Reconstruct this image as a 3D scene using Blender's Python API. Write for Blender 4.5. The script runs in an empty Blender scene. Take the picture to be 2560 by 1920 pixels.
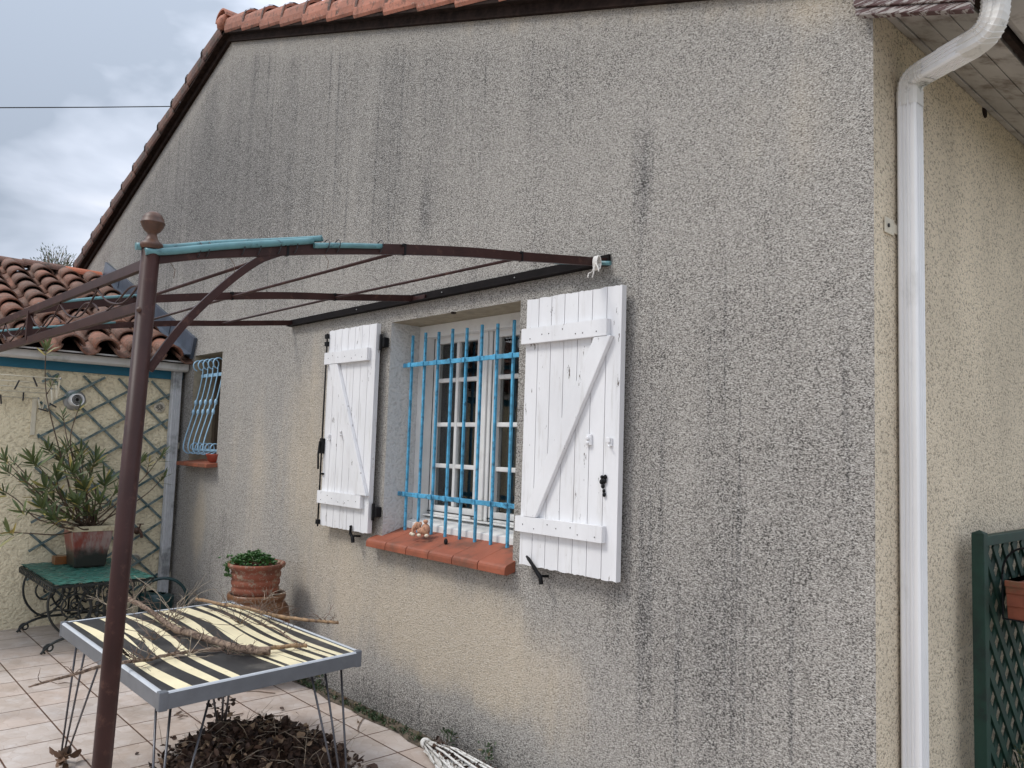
import bpy, math, random
from mathutils import Vector, Matrix
random.seed(7)
SC = bpy.context.scene
COL = SC.collection
rad = math.radians
# ------------------------------------------------------------------ camera
FPX = 1976.15; H = 1.58
yaw, pitch, roll = rad(47.73264), rad(4.58683), rad(1.86444)
fw = Vector((-math.sin(yaw)*math.cos(pitch), math.cos(yaw)*math.cos(pitch), math.sin(pitch)))
rt0 = Vector((math.cos(yaw), math.sin(yaw), 0)); up0 = rt0.cross(fw)
rt = math.cos(roll)*rt0 + math.sin(roll)*up0; up = -math.sin(roll)*rt0 + math.cos(roll)*up0
cam = bpy.data.objects.new('camera', bpy.data.cameras.new('camera')); COL.objects.link(cam)
M = Matrix((rt, up, -fw)).transposed().to_4x4(); M.translation = Vector((0, 0, H))
cam.matrix_world = M
cam.data.sensor_width = 36; cam.data.lens = FPX/2560*36; cam.data.clip_start = .05; cam.data.clip_end = 2000
SC.camera = cam
# points on real planes of the place, from their bearings as surveyed from the photo
def ray(x, y):
    a = (x-1280)/FPX; b = -(y-960)/FPX
    return rt*a + up*b + fw
def PX(x, y, X): d = ray(x, y); return Vector((0, 0, H)) + d*(X/d.x)
def PY(x, y, Y): d = ray(x, y); return Vector((0, 0, H)) + d*(Y/d.y)
def PZ(x, y, Z): d = ray(x, y); return Vector((0, 0, H)) + d*((Z-H)/d.z)
# ------------------------------------------------------------------ world, sun
SUN_EL, SUN_AZ = rad(52), rad(205)       # azimuth clockwise from +Y
w = bpy.data.worlds.new('World'); SC.world = w; w.use_nodes = True
nt = w.node_tree; nt.nodes.clear(); N = nt.nodes.new; L = nt.links.new
out = N('ShaderNodeOutputWorld'); mixs = N('ShaderNodeMixShader'); b1 = N('ShaderNodeBackground'); b2 = N('ShaderNodeBackground')
sky = N('ShaderNodeTexSky'); sky.sky_type = 'NISHITA'; sky.sun_disc = False; sky.sun_elevation = SUN_EL; sky.sun_rotation = SUN_AZ
L(sky.outputs[0], b1.inputs[0]); b1.inputs[1].default_value = .06
tc = N('ShaderNodeTexCoord'); mp = N('ShaderNodeMapping'); mp.inputs['Scale'].default_value = (1, 1, 2.2); mp.inputs['Location'].default_value = (.35, .1, .6)
L(tc.outputs['Generated'], mp.inputs[0])
n1 = N('ShaderNodeTexNoise'); n1.inputs['Scale'].default_value = 3.0; n1.inputs['Detail'].default_value = 5; n1.inputs['Roughness'].default_value = .5; n1.inputs['Distortion'].default_value = .3
L(mp.outputs[0], n1.inputs[0])
cr = N('ShaderNodeValToRGB'); e = cr.color_ramp.elements
e[0].position = .37; e[0].color = (.34, .39, .47, 1); e[1].position = .62; e[1].color = (.86, .88, .95, 1)
m_ = cr.color_ramp.elements.new(.5); m_.color = (.57, .62, .72, 1)
L(n1.outputs[0], cr.inputs[0])
sx = N('ShaderNodeSeparateXYZ'); L(tc.outputs['Generated'], sx.inputs[0])
mr = N('ShaderNodeMapRange'); mr.inputs[1].default_value = .25; mr.inputs[2].default_value = 1; mr.inputs[3].default_value = 1; mr.inputs[4].default_value = 1.95
L(sx.outputs[2], mr.inputs[0])
L(cr.outputs[0], b2.inputs[0]); L(mr.outputs[0], b2.inputs[1])
mixs.inputs[0].default_value = .92; L(b1.outputs[0], mixs.inputs[1]); L(b2.outputs[0], mixs.inputs[2]); L(mixs.outputs[0], out.inputs[0])
sd = bpy.data.lights.new('sun', 'SUN'); sd.energy = 1.5; sd.angle = rad(16); sd.color = (1, .96, .9)
sun = bpy.data.objects.new('sun', sd); COL.objects.link(sun)
dirv = Vector((math.sin(SUN_AZ)*math.cos(SUN_EL), math.cos(SUN_AZ)*math.cos(SUN_EL), math.sin(SUN_EL)))
sun.rotation_euler = dirv.to_track_quat('Z', 'Y').to_euler()
vs = SC.view_settings; vs.view_transform = 'Standard'; vs.look = 'None'; vs.gamma = 1; vs.use_curve_mapping = False; vs.exposure = 0.42
SC.render.engine = 'CYCLES'; SC.render.resolution_x = 1024; SC.render.resolution_y = 768

# ------------------------------------------------------------------ mesh builder
class MB:
    def __init__(s): s.v = []; s.f = []; s.m = []; s.sm = []
    def add(s, vs, fs, mi=0, sm=False):
        o = len(s.v); s.v += [Vector(p) for p in vs]
        for f in fs: s.f.append([i+o for i in f]); s.m.append(mi); s.sm.append(sm)
        return s
    def hexa(s, p, mi=0):   # 8 points: bottom 4 ccw, top 4
        return s.add(p, [(3, 2, 1, 0), (4, 5, 6, 7), (0, 1, 5, 4), (1, 2, 6, 5), (2, 3, 7, 6), (3, 0, 4, 7)], mi)
    def box(s, x0, x1, y0, y1, z0, z1, mi=0):
        return s.hexa([(x0, y0, z0), (x1, y0, z0), (x1, y1, z0), (x0, y1, z0), (x0, y0, z1), (x1, y0, z1), (x1, y1, z1), (x0, y1, z1)], mi)
    def bar(s, a, b, wd, th, upv=(0, 0, 1), mi=0):  # rectangular bar from a to b; wd across, th along up
        a = Vector(a); b = Vector(b); d = (b-a).normalized(); u = Vector(upv); u = (u-d*u.dot(d)).normalized(); r = d.cross(u)
        p = []
        for q in (a, b):
            p.append([q-r*wd/2-u*th/2, q+r*wd/2-u*th/2, q+r*wd/2+u*th/2, q-r*wd/2+u*th/2])
        return s.hexa([p[0][0], p[0][1], p[0][2], p[0][3], p[1][0], p[1][1], p[1][2], p[1][3]], mi)
    def sweep(s, pts, prof, upv=(0, 0, 1), closed_prof=True, cap=True, mi=0, sm=False):
        pts = [Vector(p) for p in pts]; n = len(pts); k = len(prof); vs = []
        for i, p in enumerate(pts):
            t = (pts[min(i+1, n-1)]-pts[max(i-1, 0)]).normalized(); u = Vector(upv); u = (u-t*u.dot(t)).normalized(); r = t.cross(u)
            for a, b in prof: vs.append(p+r*a+u*b)
        fs = []
        for i in range(n-1):
            for j in range(k if closed_prof else k-1):
                j2 = (j+1) % k; fs.append((i*k+j, i*k+j2, (i+1)*k+j2, (i+1)*k+j))
        if cap and closed_prof: fs.append(tuple(range(k))[::-1]); fs.append(tuple((n-1)*k+j for j in range(k)))
        return s.add(vs, fs, mi, sm)
    def tube(s, pts, r, n=8, mi=0, sm=True, cap=True):
        pts = [Vector(p) for p in pts]; m = len(pts)
        if not isinstance(r, (list, tuple)): r = [r]*m
        t0 = (pts[1]-pts[0]).normalized(); a = Vector((0, 0, 1)) if abs(t0.z) < .9 else Vector((1, 0, 0)); u = (a-t0*a.dot(t0)).normalized(); vs = []
        for i, p in enumerate(pts):
            t = (pts[min(i+1, m-1)]-pts[max(i-1, 0)])
            t = t.normalized() if t.length > 1e-9 else t0
            u = u-t*u.dot(t)
            u = u.normalized() if u.length > 1e-6 else t.orthogonal().normalized()
            v = t.cross(u)
            for j in range(n):
                an = 2*math.pi*j/n; vs.append(p+(u*math.cos(an)+v*math.sin(an))*r[i])
        fs = []
        for i in range(m-1):
            for j in range(n): fs.append((i*n+j, i*n+(j+1) % n, (i+1)*n+(j+1) % n, (i+1)*n+j))
        s.add(vs, fs, mi, sm)
        if cap:
            o = len(s.v)-len(vs)
            s.f.append([o+j for j in range(n)][::-1]); s.m.append(mi); s.sm.append(False)
            s.f.append([o+(m-1)*n+j for j in range(n)]); s.m.append(mi); s.sm.append(False)
        return s
    def lathe(s, c, prof, n=24, axis=(0, 0, 1), mi=0, sm=True):
        c = Vector(c); ax = Vector(axis).normalized(); u = ax.orthogonal().normalized(); v = ax.cross(u); vs = []; k = len(prof)
        for r, z in prof:
            for j in range(n):
                an = 2*math.pi*j/n; vs.append(c+ax*z+(u*math.cos(an)+v*math.sin(an))*max(r, 1e-4))
        fs = []
        for i in range(k-1):
            for j in range(n): fs.append((i*n+j, i*n+(j+1) % n, (i+1)*n+(j+1) % n, (i+1)*n+j))
        return s.add(vs, fs, mi, sm)
    def blob(s, c, rx, ry, rz, n=10, mi=0, jit=0):
        c = Vector(c); vs = []; fs = []; m = n//2+1
        for i in range(m+1):
            th = math.pi*i/m
            for j in range(n):
                ph = 2*math.pi*j/n; q = 1+random.uniform(-jit, jit)
                vs.append(c+Vector((rx*math.sin(th)*math.cos(ph)*q, ry*math.sin(th)*math.sin(ph)*q, rz*math.cos(th)*q)))
        for i in range(m):
            for j in range(n): fs.append((i*n+j, (i+1)*n+j, (i+1)*n+(j+1) % n, i*n+(j+1) % n))
        return s.add(vs, fs, mi, True)
    def build(s, name, mat, parent=None, bevel=0, loc=None):
        off = wloc(parent) if parent else (Vector(loc) if loc is not None else Vector((0, 0, 0)))
        me = bpy.data.meshes.new(name); me.from_pydata([tuple(p-off) for p in s.v], [], s.f)
        mats = mat if isinstance(mat, (list, tuple)) else [mat]
        for m in mats: me.materials.append(m)
        me.polygons.foreach_set('material_index', s.m); me.polygons.foreach_set('use_smooth', s.sm)
        me.validate(); me.update()
        o = bpy.data.objects.new(name, me); COL.objects.link(o)
        if parent: o.parent = parent; o.location = (0, 0, 0)
        elif loc is not None: o.location = off
        if bevel:
            b = o.modifiers.new('bevel', 'BEVEL'); b.width = bevel; b.segments = 2; b.limit_method = 'ANGLE'; b.angle_limit = rad(40)
        return o
def wloc(o):
    p = Vector((0, 0, 0))
    while o: p += o.location; o = o.parent
    return p
def tag(o, label=None, cat=None, group=None, kind=None):
    if label: o['label'] = label
    if cat: o['category'] = cat
    if group: o['group'] = group
    if kind: o['kind'] = kind
    return o
def empty(name, loc, label, cat, group=None):
    o = bpy.data.objects.new(name, None); COL.objects.link(o); o.location = loc; o.empty_display_size = .1
    return tag(o, label, cat, group)
def crom(pts, n=6):
    pts = [Vector(p) for p in pts]; o = []
    for i in range(len(pts)-1):
        p0 = pts[max(i-1, 0)]; p1 = pts[i]; p2 = pts[i+1]; p3 = pts[min(i+2, len(pts)-1)]
        for k in range(n):
            t = k/n; o.append(.5*((2*p1)+(p2-p0)*t+(2*p0-5*p1+4*p2-p3)*t*t+(3*p1-p0-3*p2+p3)*t**3))
    o.append(pts[-1]); return o
def lerp(a, b, t): return a+(b-a)*t
def sstep(a, b, x):
    t = min(max((x-a)/(b-a), 0), 1); return t*t*(3-2*t)

# ------------------------------------------------------------------ materials
def newmat(name):
    m = bpy.data.materials.new(name); m.use_nodes = True; t = m.node_tree; t.nodes.clear()
    o = t.nodes.new('ShaderNodeOutputMaterial'); p = t.nodes.new('ShaderNodeBsdfPrincipled'); t.links.new(p.outputs[0], o.inputs[0])
    return m, t, p
def nd(t, ty, **k):
    n = t.nodes.new(ty)
    for a, b in k.items():
        if a.startswith('i_'):
            key = a[2:]; key = int(key) if key.isdigit() else key
            n.inputs[key].default_value = b
        else: setattr(n, a, b)
    return n
def pos(t, scale=(1, 1, 1)):
    g = nd(t, 'ShaderNodeNewGeometry'); mp = nd(t, 'ShaderNodeMapping'); mp.inputs['Scale'].default_value = scale
    t.links.new(g.outputs['Position'], mp.inputs[0]); return mp.outputs[0]
def noise(t, scale, detail=3, rough=.55, sc=(1, 1, 1), dist=0):
    n = nd(t, 'ShaderNodeTexNoise'); n.inputs['Scale'].default_value = scale; n.inputs['Detail'].default_value = detail
    n.inputs['Roughness'].default_value = rough; n.inputs['Distortion'].default_value = dist
    t.links.new(pos(t, sc), n.inputs['Vector']); return n.outputs[0]
def ramp(t, f, a, b, lo=0, hi=1):
    r = nd(t, 'ShaderNodeMapRange'); r.interpolation_type = 'SMOOTHSTEP'
    for i, v in ((1, a), (2, b), (3, lo), (4, hi)): r.inputs[i].default_value = v
    t.links.new(f, r.inputs[0]); return r.outputs[0]
def mixc(t, f, a, b, mode='MIX'):
    m = nd(t, 'ShaderNodeMix', data_type='RGBA', blend_type=mode)
    for i, v in ((0, f), (6, a), (7, b)):
        if hasattr(v, 'links') or hasattr(v, 'is_linked'): t.links.new(v, m.inputs[i])
        elif i == 0: m.inputs[0].default_value = v
        else: m.inputs[i].default_value = (*v[:3], 1)
    return m.outputs[2]
def math_(t, op, a, b=None, clamp=False):
    m = nd(t, 'ShaderNodeMath', operation=op); m.use_clamp = clamp
    for i, v in enumerate((a, b)):
        if v is None: continue
        if hasattr(v, 'is_linked'): t.links.new(v, m.inputs[i])
        else: m.inputs[i].default_value = v
    return m.outputs[0]
def bump(t, p, h, strength=.5, dist=.01):
    b = nd(t, 'ShaderNodeBump'); b.inputs['Strength'].default_value = strength; b.inputs['Distance'].default_value = dist
    t.links.new(h, b.inputs['Height']); t.links.new(b.outputs[0], p.inputs['Normal'])
def simple(name, col, rough=.6, metal=0, var=.15, vscale=20, dirt=None, dscale=8, dthr=(.5, .65), bmp=0, bscale=60, sc=(1, 1, 1), spec=.5):
    m, t, p = newmat(name); p.inputs['Roughness'].default_value = rough; p.inputs['Metallic'].default_value = metal
    p.inputs['Specular IOR Level'].default_value = spec
    n = noise(t, vscale, 4, .6, sc)
    c = mixc(t, ramp(t, n, .3, .7), [x*(1-var) for x in col], [min(x*(1+var), 1) for x in col])
    if dirt:
        d = noise(t, dscale, 5, .65, sc); c = mixc(t, ramp(t, d, *dthr), c, dirt)
    t.links.new(c, p.inputs['Base Color'])
    if bmp: bump(t, p, noise(t, bscale, 3, .6, sc), bmp, .004)
    return m

def wall_mat():
    m, t, p = newmat('roughcast_gable'); p.inputs['Roughness'].default_value = .92; p.inputs['Specular IOR Level'].default_value = .2
    at = nd(t, 'ShaderNodeAttribute', attribute_name='dirt'); D = at.outputs['Fac']
    g = noise(t, 138, 2.2, .6, (1, 1, 1.45), .3)
    g2 = noise(t, 270, 1, .5, (1, 1, 1.5))
    ht = math_(t, 'ADD', g, math_(t, 'MULTIPLY', g2, .25))
    streak = noise(t, 1.0, 5, .62, (3.6, 3.6, .26), .1)
    fine = noise(t, 1.0, 3, .6, (24, 24, .45), .1)
    blot = noise(t, 1.6, 5, .6)
    d2 = math_(t, 'ADD', D, math_(t, 'MULTIPLY', math_(t, 'SUBTRACT', streak, .5), .58))
    d2 = math_(t, 'ADD', d2, math_(t, 'MULTIPLY', math_(t, 'SUBTRACT', blot, .5), .3))
    fs = math_(t, 'MULTIPLY', ramp(t, fine, .54, .72), ramp(t, D, .3, .75, 0, .34))
    d2 = math_(t, 'ADD', d2, fs, True)
    thr = math_(t, 'ADD', .43, math_(t, 'MULTIPLY', d2, .065))
    cr_ = math_(t, 'MULTIPLY', math_(t, 'SUBTRACT', thr, g), 16, True)
    base = mixc(t, ramp(t, d2, .05, .40), (.59, .51, .40), (.415, .39, .355))
    base = mixc(t, ramp(t, d2, .45, 1.0, 0, .8), base, (.215, .208, .20))
    amt = math_(t, 'ADD', math_(t, 'MULTIPLY', d2, .42), .48, True)
    amt = math_(t, 'MULTIPLY', amt, ramp(t, noise(t, 9, 4, .7), .3, .7, .72, 1.1), True)
    c = mixc(t, math_(t, 'MULTIPLY', cr_, amt), base, (.018, .017, .016))  # crevices hold dirt; shade between the grains is painted in with it
    hi = ramp(t, g, .54, .66)
    c = mixc(t, math_(t, 'MULTIPLY', hi, .6), c, (.76, .735, .69))  # grain tops painted lighter, highlights put into the colour
    t.links.new(c, p.inputs['Base Color']); bump(t, p, ht, 1.0, .013)
    return m
def render_mat(name, col, gscale=45, crevcol=(.2, .17, .12), crevamt=.35, bst=.8, bd=.012):
    m, t, p = newmat(name); p.inputs['Roughness'].default_value = .9; p.inputs['Specular IOR Level'].default_value = .2
    g = noise(t, gscale, 2, .55, (1, 1, 1.3), .5); crev = ramp(t, g, .36, .48, 1, 0)
    blot = noise(t, 1.3, 5, .6, (1, 1, .6))
    base = mixc(t, ramp(t, blot, .35, .7), [x*1.05 for x in col], [x*.84 for x in col])
    c = mixc(t, math_(t, 'MULTIPLY', crev, crevamt), base, crevcol)  # crevices of the grain mixed darker than the base
    t.links.new(c, p.inputs['Base Color']); bump(t, p, g, bst, bd); return m
def tile_mat():
    m, t, p = newmat('terrace_tiles'); p.inputs['Roughness'].default_value = .45
    X0, Y0, SX, SY = -3.46, 1.188, .303, .312
    g = nd(t, 'ShaderNodeNewGeometry'); s = nd(t, 'ShaderNodeSeparateXYZ'); t.links.new(g.outputs['Position'], s.inputs[0])
    def cell(o, a, st):
        u = math_(t, 'DIVIDE', math_(t, 'SUBTRACT', s.outputs[o], a), st); fr = math_(t, 'FRACT', u)
        d = math_(t, 'MULTIPLY', math_(t, 'MINIMUM', fr, math_(t, 'SUBTRACT', 1, fr)), st); return math_(t, 'FLOOR', u), d
    cx, dx = cell(0, X0, SX); cy, dy = cell(1, Y0, SY); d = math_(t, 'MINIMUM', dx, dy)
    cb = nd(t, 'ShaderNodeCombineXYZ'); t.links.new(cx, cb.inputs[0]); t.links.new(cy, cb.inputs[1])
    wn = nd(t, 'ShaderNodeTexWhiteNoise', noise_dimensions='3D'); t.links.new(cb.outputs[0], wn.inputs['Vector'])
    v = nd(t, 'ShaderNodeTexVoronoi', feature='DISTANCE_TO_EDGE'); v.inputs['Scale'].default_value = 13
    ad = nd(t, 'ShaderNodeVectorMath', operation='MULTIPLY_ADD'); t.links.new(wn.outputs['Color'], ad.inputs[0]); ad.inputs[1].default_value = (3, 3, 3); t.links.new(g.outputs['Position'], ad.inputs[2])
    t.links.new(ad.outputs[0], v.inputs['Vector'])
    edge = ramp(t, v.outputs[0], .0, .045, 1, 0)
    v2 = nd(t, 'ShaderNodeTexVoronoi'); v2.inputs['Scale'].default_value = 13; t.links.new(ad.outputs[0], v2.inputs['Vector'])
    s2 = nd(t, 'ShaderNodeSeparateColor'); t.links.new(v2.outputs['Color'], s2.inputs[0])
    c = mixc(t, s2.outputs[0], (.47, .40, .35), (.56, .495, .45))
    c = mixc(t, ramp(t, wn.outputs['Value'], 0, 1, 0, .35), c, (.55, .42, .34))
    c = mixc(t, ramp(t, noise(t, 7, 4, .6), .45, .75, 0, .6), c, (.64, .60, .575))
    c = mixc(t, math_(t, 'MULTIPLY', edge, .3), c, (.40, .30, .24))
    c = mixc(t, ramp(t, noise(t, 2.2, 6, .7), .48, .72, 0, .55), c, (.30, .24, .19))
    j = ramp(t, d, .0028, .0055, 1, 0)
    c = mixc(t, j, c, (.10, .05, .03))
    t.links.new(c, p.inputs['Base Color'])
    hgt = math_(t, 'ADD', math_(t, 'MULTIPLY', j, -1), math_(t, 'MULTIPLY', edge, -.25)); bump(t, p, hgt, .6, .003)
    t.links.new(ramp(t, noise(t, 9, 3), .3, .7, .35, .6), p.inputs['Roughness'])
    return m
def terracotta(name, a, b, dirt, thr=(.5, .62), scl=14, attr=None, rough=.8, isl=0):
    m, t, p = newmat(name); p.inputs['Roughness'].default_value = rough
    c = mixc(t, ramp(t, noise(t, 5, 4), .35, .65), a, b)
    if isl:
        gi = nd(t, 'ShaderNodeNewGeometry'); c = mixc(t, math_(t, 'MULTIPLY', gi.outputs['Random Per Island'], isl), c, (.13, .075, .055))
    n = noise(t, scl, 7, .75)
    if attr:
        at = nd(t, 'ShaderNodeAttribute', attribute_name=attr)
        c = mixc(t, at.outputs['Fac'], c, [min(1, x*1.5) for x in a])
    c = mixc(t, ramp(t, n, *thr), c, dirt)
    c = mixc(t, ramp(t, noise(t, 90, 2, .6), .62, .72, 0, .6), c, (.45, .42, .36))
    t.links.new(c, p.inputs['Base Color']); bump(t, p, noise(t, 60, 4, .7), .5, .004); return m
def painted_wood(name='white_paint'):
    m, t, p = newmat(name); p.inputs['Roughness'].default_value = .45
    c = mixc(t, ramp(t, noise(t, 4, 5, .6, (1, 1, .4)), .35, .7), (.765, .765, .775), (.69, .69, .70))
    streaks = noise(t, 30, 4, .7, (1, 1, .12)); c = mixc(t, ramp(t, streaks, .52, .75, 0, .45), c, (.46, .44, .41))
    pe = noise(t, 30, 6, .75, (1, 1, .22)); pe2 = ramp(t, pe, .645, .66)
    c = mixc(t, pe2, c, (.12, .10, .085)); t.links.new(c, p.inputs['Base Color'])
    bump(t, p, math_(t, 'ADD', math_(t, 'MULTIPLY', pe2, -1), math_(t, 'MULTIPLY', streaks, .4)), .35, .002); return m
def flaky(name, paint, wood, thr, sc=(1, 1, 1), scale=14):
    m, t, p = newmat(name); p.inputs['Roughness'].default_value = .7
    n = noise(t, scale, 6, .7, sc); f = ramp(t, n, thr, thr+.03)
    c = mixc(t, f, paint, wood); t.links.new(c, p.inputs['Base Color']); bump(t, p, f, .5, .003); return m
def leafmat(name, a, b, c3=None, rough=.5, trans=.0):
    m, t, p = newmat(name); p.inputs['Roughness'].default_value = rough
    g = nd(t, 'ShaderNodeNewGeometry'); r = g.outputs['Random Per Island']
    c = mixc(t, r, a, b)
    if c3: c = mixc(t, ramp(t, r, .86, .93), c, c3)
    t.links.new(c, p.inputs['Base Color']); return m
M_ = {}
M_['wall'] = wall_mat()
M_['side'] = render_mat('side_render', (.76, .655, .50), 92, (.08, .06, .04), .55, .9, .012)
M_['lean'] = render_mat('yellow_render', (.80, .71, .505), 34, (.25, .19, .12), .3, 1.0, .018)
M_['reveal'] = render_mat('reveal_render', (.70, .70, .685), 46, (.28, .28, .27), .3, .9, .012)
M_['plain'] = simple('lintel_plaster', (.30, .26, .19), .85, bmp=.4)
M_['tile'] = tile_mat()
M_['soil'] = simple('soil', (.09, .07, .05), .95, var=.5, vscale=30, bmp=1, bscale=80)
M_['lawn'] = simple('yard_ground', (.16, .15, .11), .95, var=.3, vscale=2, bmp=.5)
M_['paint'] = painted_wood()
M_['framewhite'] = simple('window_paint', (.76, .755, .735), .4, var=.05, vscale=6, dirt=(.5, .49, .46), dscale=5, dthr=(.5, .8))
M_['blue'] = simple('blue_bar_paint', (.075, .33, .53), .5, var=.25, vscale=18, dirt=(.03, .13, .22), dscale=30, dthr=(.5, .68))
M_['lblue'] = simple('pale_blue_iron', (.30, .50, .66), .35, var=.12)
M_['black'] = simple('black_iron', (.008, .008, .009), .6, spec=.2, var=.3)
M_['sill'] = simple('sill_terracotta', (.285, .082, .042), .6, var=.14, vscale=9, dirt=(.15, .06, .035), dscale=6, dthr=(.45, .7), bmp=.15)
M_['mortar'] = simple('joint_mortar', (.10, .07, .055), .9)
M_['oldwood'] = simple('dark_wood', (.024, .015, .012), .9, spec=.12, var=.4, sc=(1, 1, 1), bmp=.5)
M_['soffit'] = simple('soffit_boards', (.45, .425, .40), .7, var=.1, vscale=3, dirt=(.20, .165, .14), dscale=9, dthr=(.46, .7), bmp=.2)
M_['barge'] = flaky('flaking_brown_paint', (.085, .042, .040), (.36, .33, .31), .50, (1.5, 1.5, 14), 8)
M_['alu'] = simple('white_aluminium', (.82, .82, .82), .32, var=.04, vscale=4, dirt=(.5, .5, .48), dscale=4, dthr=(.56, .85), sc=(1, 1, .5))
M_['aludirty'] = simple('stained_aluminium', (.74, .73, .70), .4, var=.06, vscale=9, dirt=(.10, .10, .07), dscale=11, dthr=(.56, .74))
M_['pvc'] = simple('grey_gutter', (.56, .555, .53), .5, var=.08, vscale=5, dirt=(.2, .2, .17), dscale=6, dthr=(.5, .8))
M_['zincpipe'] = simple('zinc_pipe', (.52, .53, .54), .45, var=.08, dirt=(.25, .26, .26), dscale=4)
M_['fascia'] = flaky('blue_fascia', (.015, .13, .205), (.03, .045, .05), .66, (1, .4, 1), 12)
M_['zinc'] = simple('dark_zinc', (.055, .07, .095), .45, var=.25, vscale=6, dirt=(.16, .17, .18), dscale=12, dthr=(.6, .75))
M_['rooftile'] = terracotta('canal_tile', (.25, .10, .058), (.16, .08, .05), (.045, .034, .027), (.48, .68), 24, isl=.75)
M_['verge'] = terracotta('verge_tile', (.50, .20, .13), (.36, .145, .095), (.12, .07, .05), (.50, .66), 16, isl=.35)
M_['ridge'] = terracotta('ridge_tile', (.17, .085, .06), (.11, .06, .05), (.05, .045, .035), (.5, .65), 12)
M_['clayorange'] = terracotta('orange_clay', (.50, .15, .07), (.42, .13, .07), (.2, .1, .07), (.6, .75), 12)
M_['pergola'] = simple('brown_steel', (.036, .0145, .0125), .45, var=.2, vscale=7, dirt=(.085, .04, .03), dscale=25, dthr=(.55, .75), bmp=.08, spec=.22)
M_['rust'] = simple('rusty_finial', (.075, .032, .017), .5, var=.4, vscale=25)
M_['ledger'] = simple('dark_ledger', (.008, .006, .006), .7, var=.3, spec=.12)
M_['teal'] = simple('teal_hose', (.10, .23, .25), .4, var=.15, vscale=20, dirt=(.04, .10, .12), dscale=30, dthr=(.55, .7))
M_['string'] = simple('white_string', (.72, .70, .66), .8)
M_['tie'] = simple('black_tie', (.015, .015, .018), .4)
M_['tabmetal'] = simple('table_rim', (.115, .125, .14), .4, var=.1, vscale=12, dirt=(.12, .12, .10), dscale=14, dthr=(.6, .75))
M_['tabedge'] = simple('table_edge_light', (.50, .53, .56), .35, var=.05)
M_['zblack'] = simple('zebra_black', (.022, .022, .023), .45, var=.25, vscale=5, dirt=(.09, .085, .075), dscale=7, dthr=(.5, .75))
M_['zcream'] = simple('zebra_cream', (.80, .71, .47), .45, var=.07, vscale=6, dirt=(.42, .32, .15), dscale=16, dthr=(.62, .75))
M_['rod'] = simple('steel_rod', (.09, .09, .10), .35, metal=.5, var=.2)
M_['bark'] = simple('dry_bark', (.22, .155, .11), .85, var=.4, vscale=45, dirt=(.07, .04, .028), dscale=38, dthr=(.48, .62), bmp=1, bscale=160)
M_['cane'] = simple('cane_bark', (.30, .19, .10), .7, var=.3, vscale=35, dirt=(.11, .06, .035), dscale=38, dthr=(.5, .66), bmp=.5, bscale=120)
M_['twig'] = simple('twig_bark', (.16, .11, .08), .8, var=.3)
M_['twiglight'] = simple('pale_twig', (.40, .33, .25), .8, var=.2)
M_['leaf'] = leafmat('oleander_leaf', (.04, .065, .018), (.13, .165, .055), (.38, .30, .08))
M_['stem'] = simple('oleander_stem', (.11, .075, .05), .8, var=.3)
M_['dead'] = leafmat('dead_leaf', (.022, .012, .009), (.11, .06, .038), (.36, .25, .16), .65)
M_['deadlight'] = leafmat('dry_leaf', (.09, .05, .028), (.15, .085, .05), None, .65)
M_['succ'] = leafmat('succulent_leaf', (.03, .10, .025), (.09, .20, .05), None, .4)
M_['weed'] = leafmat('weed_leaf', (.02, .045, .015), (.05, .08, .03), (.12, .09, .04))
M_['heather'] = leafmat('heather', (.05, .07, .02), (.14, .12, .06), (.45, .38, .28))
M_['treeleaf'] = leafmat('tree_leaf', (.05, .07, .03), (.11, .13, .06), None)
M_['pot'] = terracotta('flower_pot', (.24, .07, .036), (.15, .052, .03), (.27, .20, .14), (.52, .60), 17)
M_['potglaze'] = terracotta('brown_pot', (.19, .078, .03), (.13, .055, .022), (.11, .06, .03), (.5, .65), 9, rough=.35)
M_['red'] = simple('red_clay', (.25, .04, .02), .5)
M_['potrim'] = simple('cream_rim', (.60, .54, .38), .5, var=.1, dirt=(.3, .22, .13), dscale=12, dthr=(.5, .7))
M_['iron'] = simple('wrought_iron', (.013, .017, .016), .4, var=.4)
M_['greentop'] = simple('green_slats', (.035, .15, .12), .45, var=.25, vscale=15, dirt=(.09, .13, .11), dscale=20, dthr=(.5, .7))
M_['greenwood'] = simple('dark_green_wood', (.005, .033, .022), .6, var=.25, vscale=10, dirt=(.004, .02, .015), dscale=12)
M_['tealwood'] = simple('faded_teal_wood', (.14, .185, .18), .75, var=.25, vscale=18, dirt=(.04, .085, .085), dscale=14, dthr=(.5, .62))
M_['canplastic'] = simple('dark_green_plastic', (.006, .035, .038), .35, var=.15)
M_['airer'] = simple('cream_plastic', (.66, .61, .48), .5, var=.05)
M_['peg'] = simple('dark_peg', (.02, .018, .02), .5)
M_['ventmetal'] = simple('vent_metal', (.33, .33, .32), .4, metal=.6, var=.1)
M_['ventdark'] = simple('vent_dark', (.02, .02, .02), .6)
M_['ventcream'] = simple('vent_cream', (.60, .55, .44), .5)
M_['plank'] = simple('wet_brick', (.22, .085, .025), .35, var=.2, vscale=15)
M_['earth'] = simple('potting_soil', (.03, .02, .014), .95, var=.4, bmp=1)
M_['figure'] = terracotta('clay_figure', (.50, .27, .17), (.40, .20, .12), (.12, .05, .03), (.52, .62), 40)
M_['bone'] = simple('pale_clay', (.66, .58, .45), .6)
M_['oldwhite'] = simple('weathered_white', (.70, .69, .66), .6, var=.08, dirt=(.20, .18, .15), dscale=22, dthr=(.52, .66))
M_['cable'] = simple('cable', (.01, .01, .012), .6)
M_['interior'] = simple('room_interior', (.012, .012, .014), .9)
M_['curtain'] = simple('net_curtain', (.05, .05, .053), .9)
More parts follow.
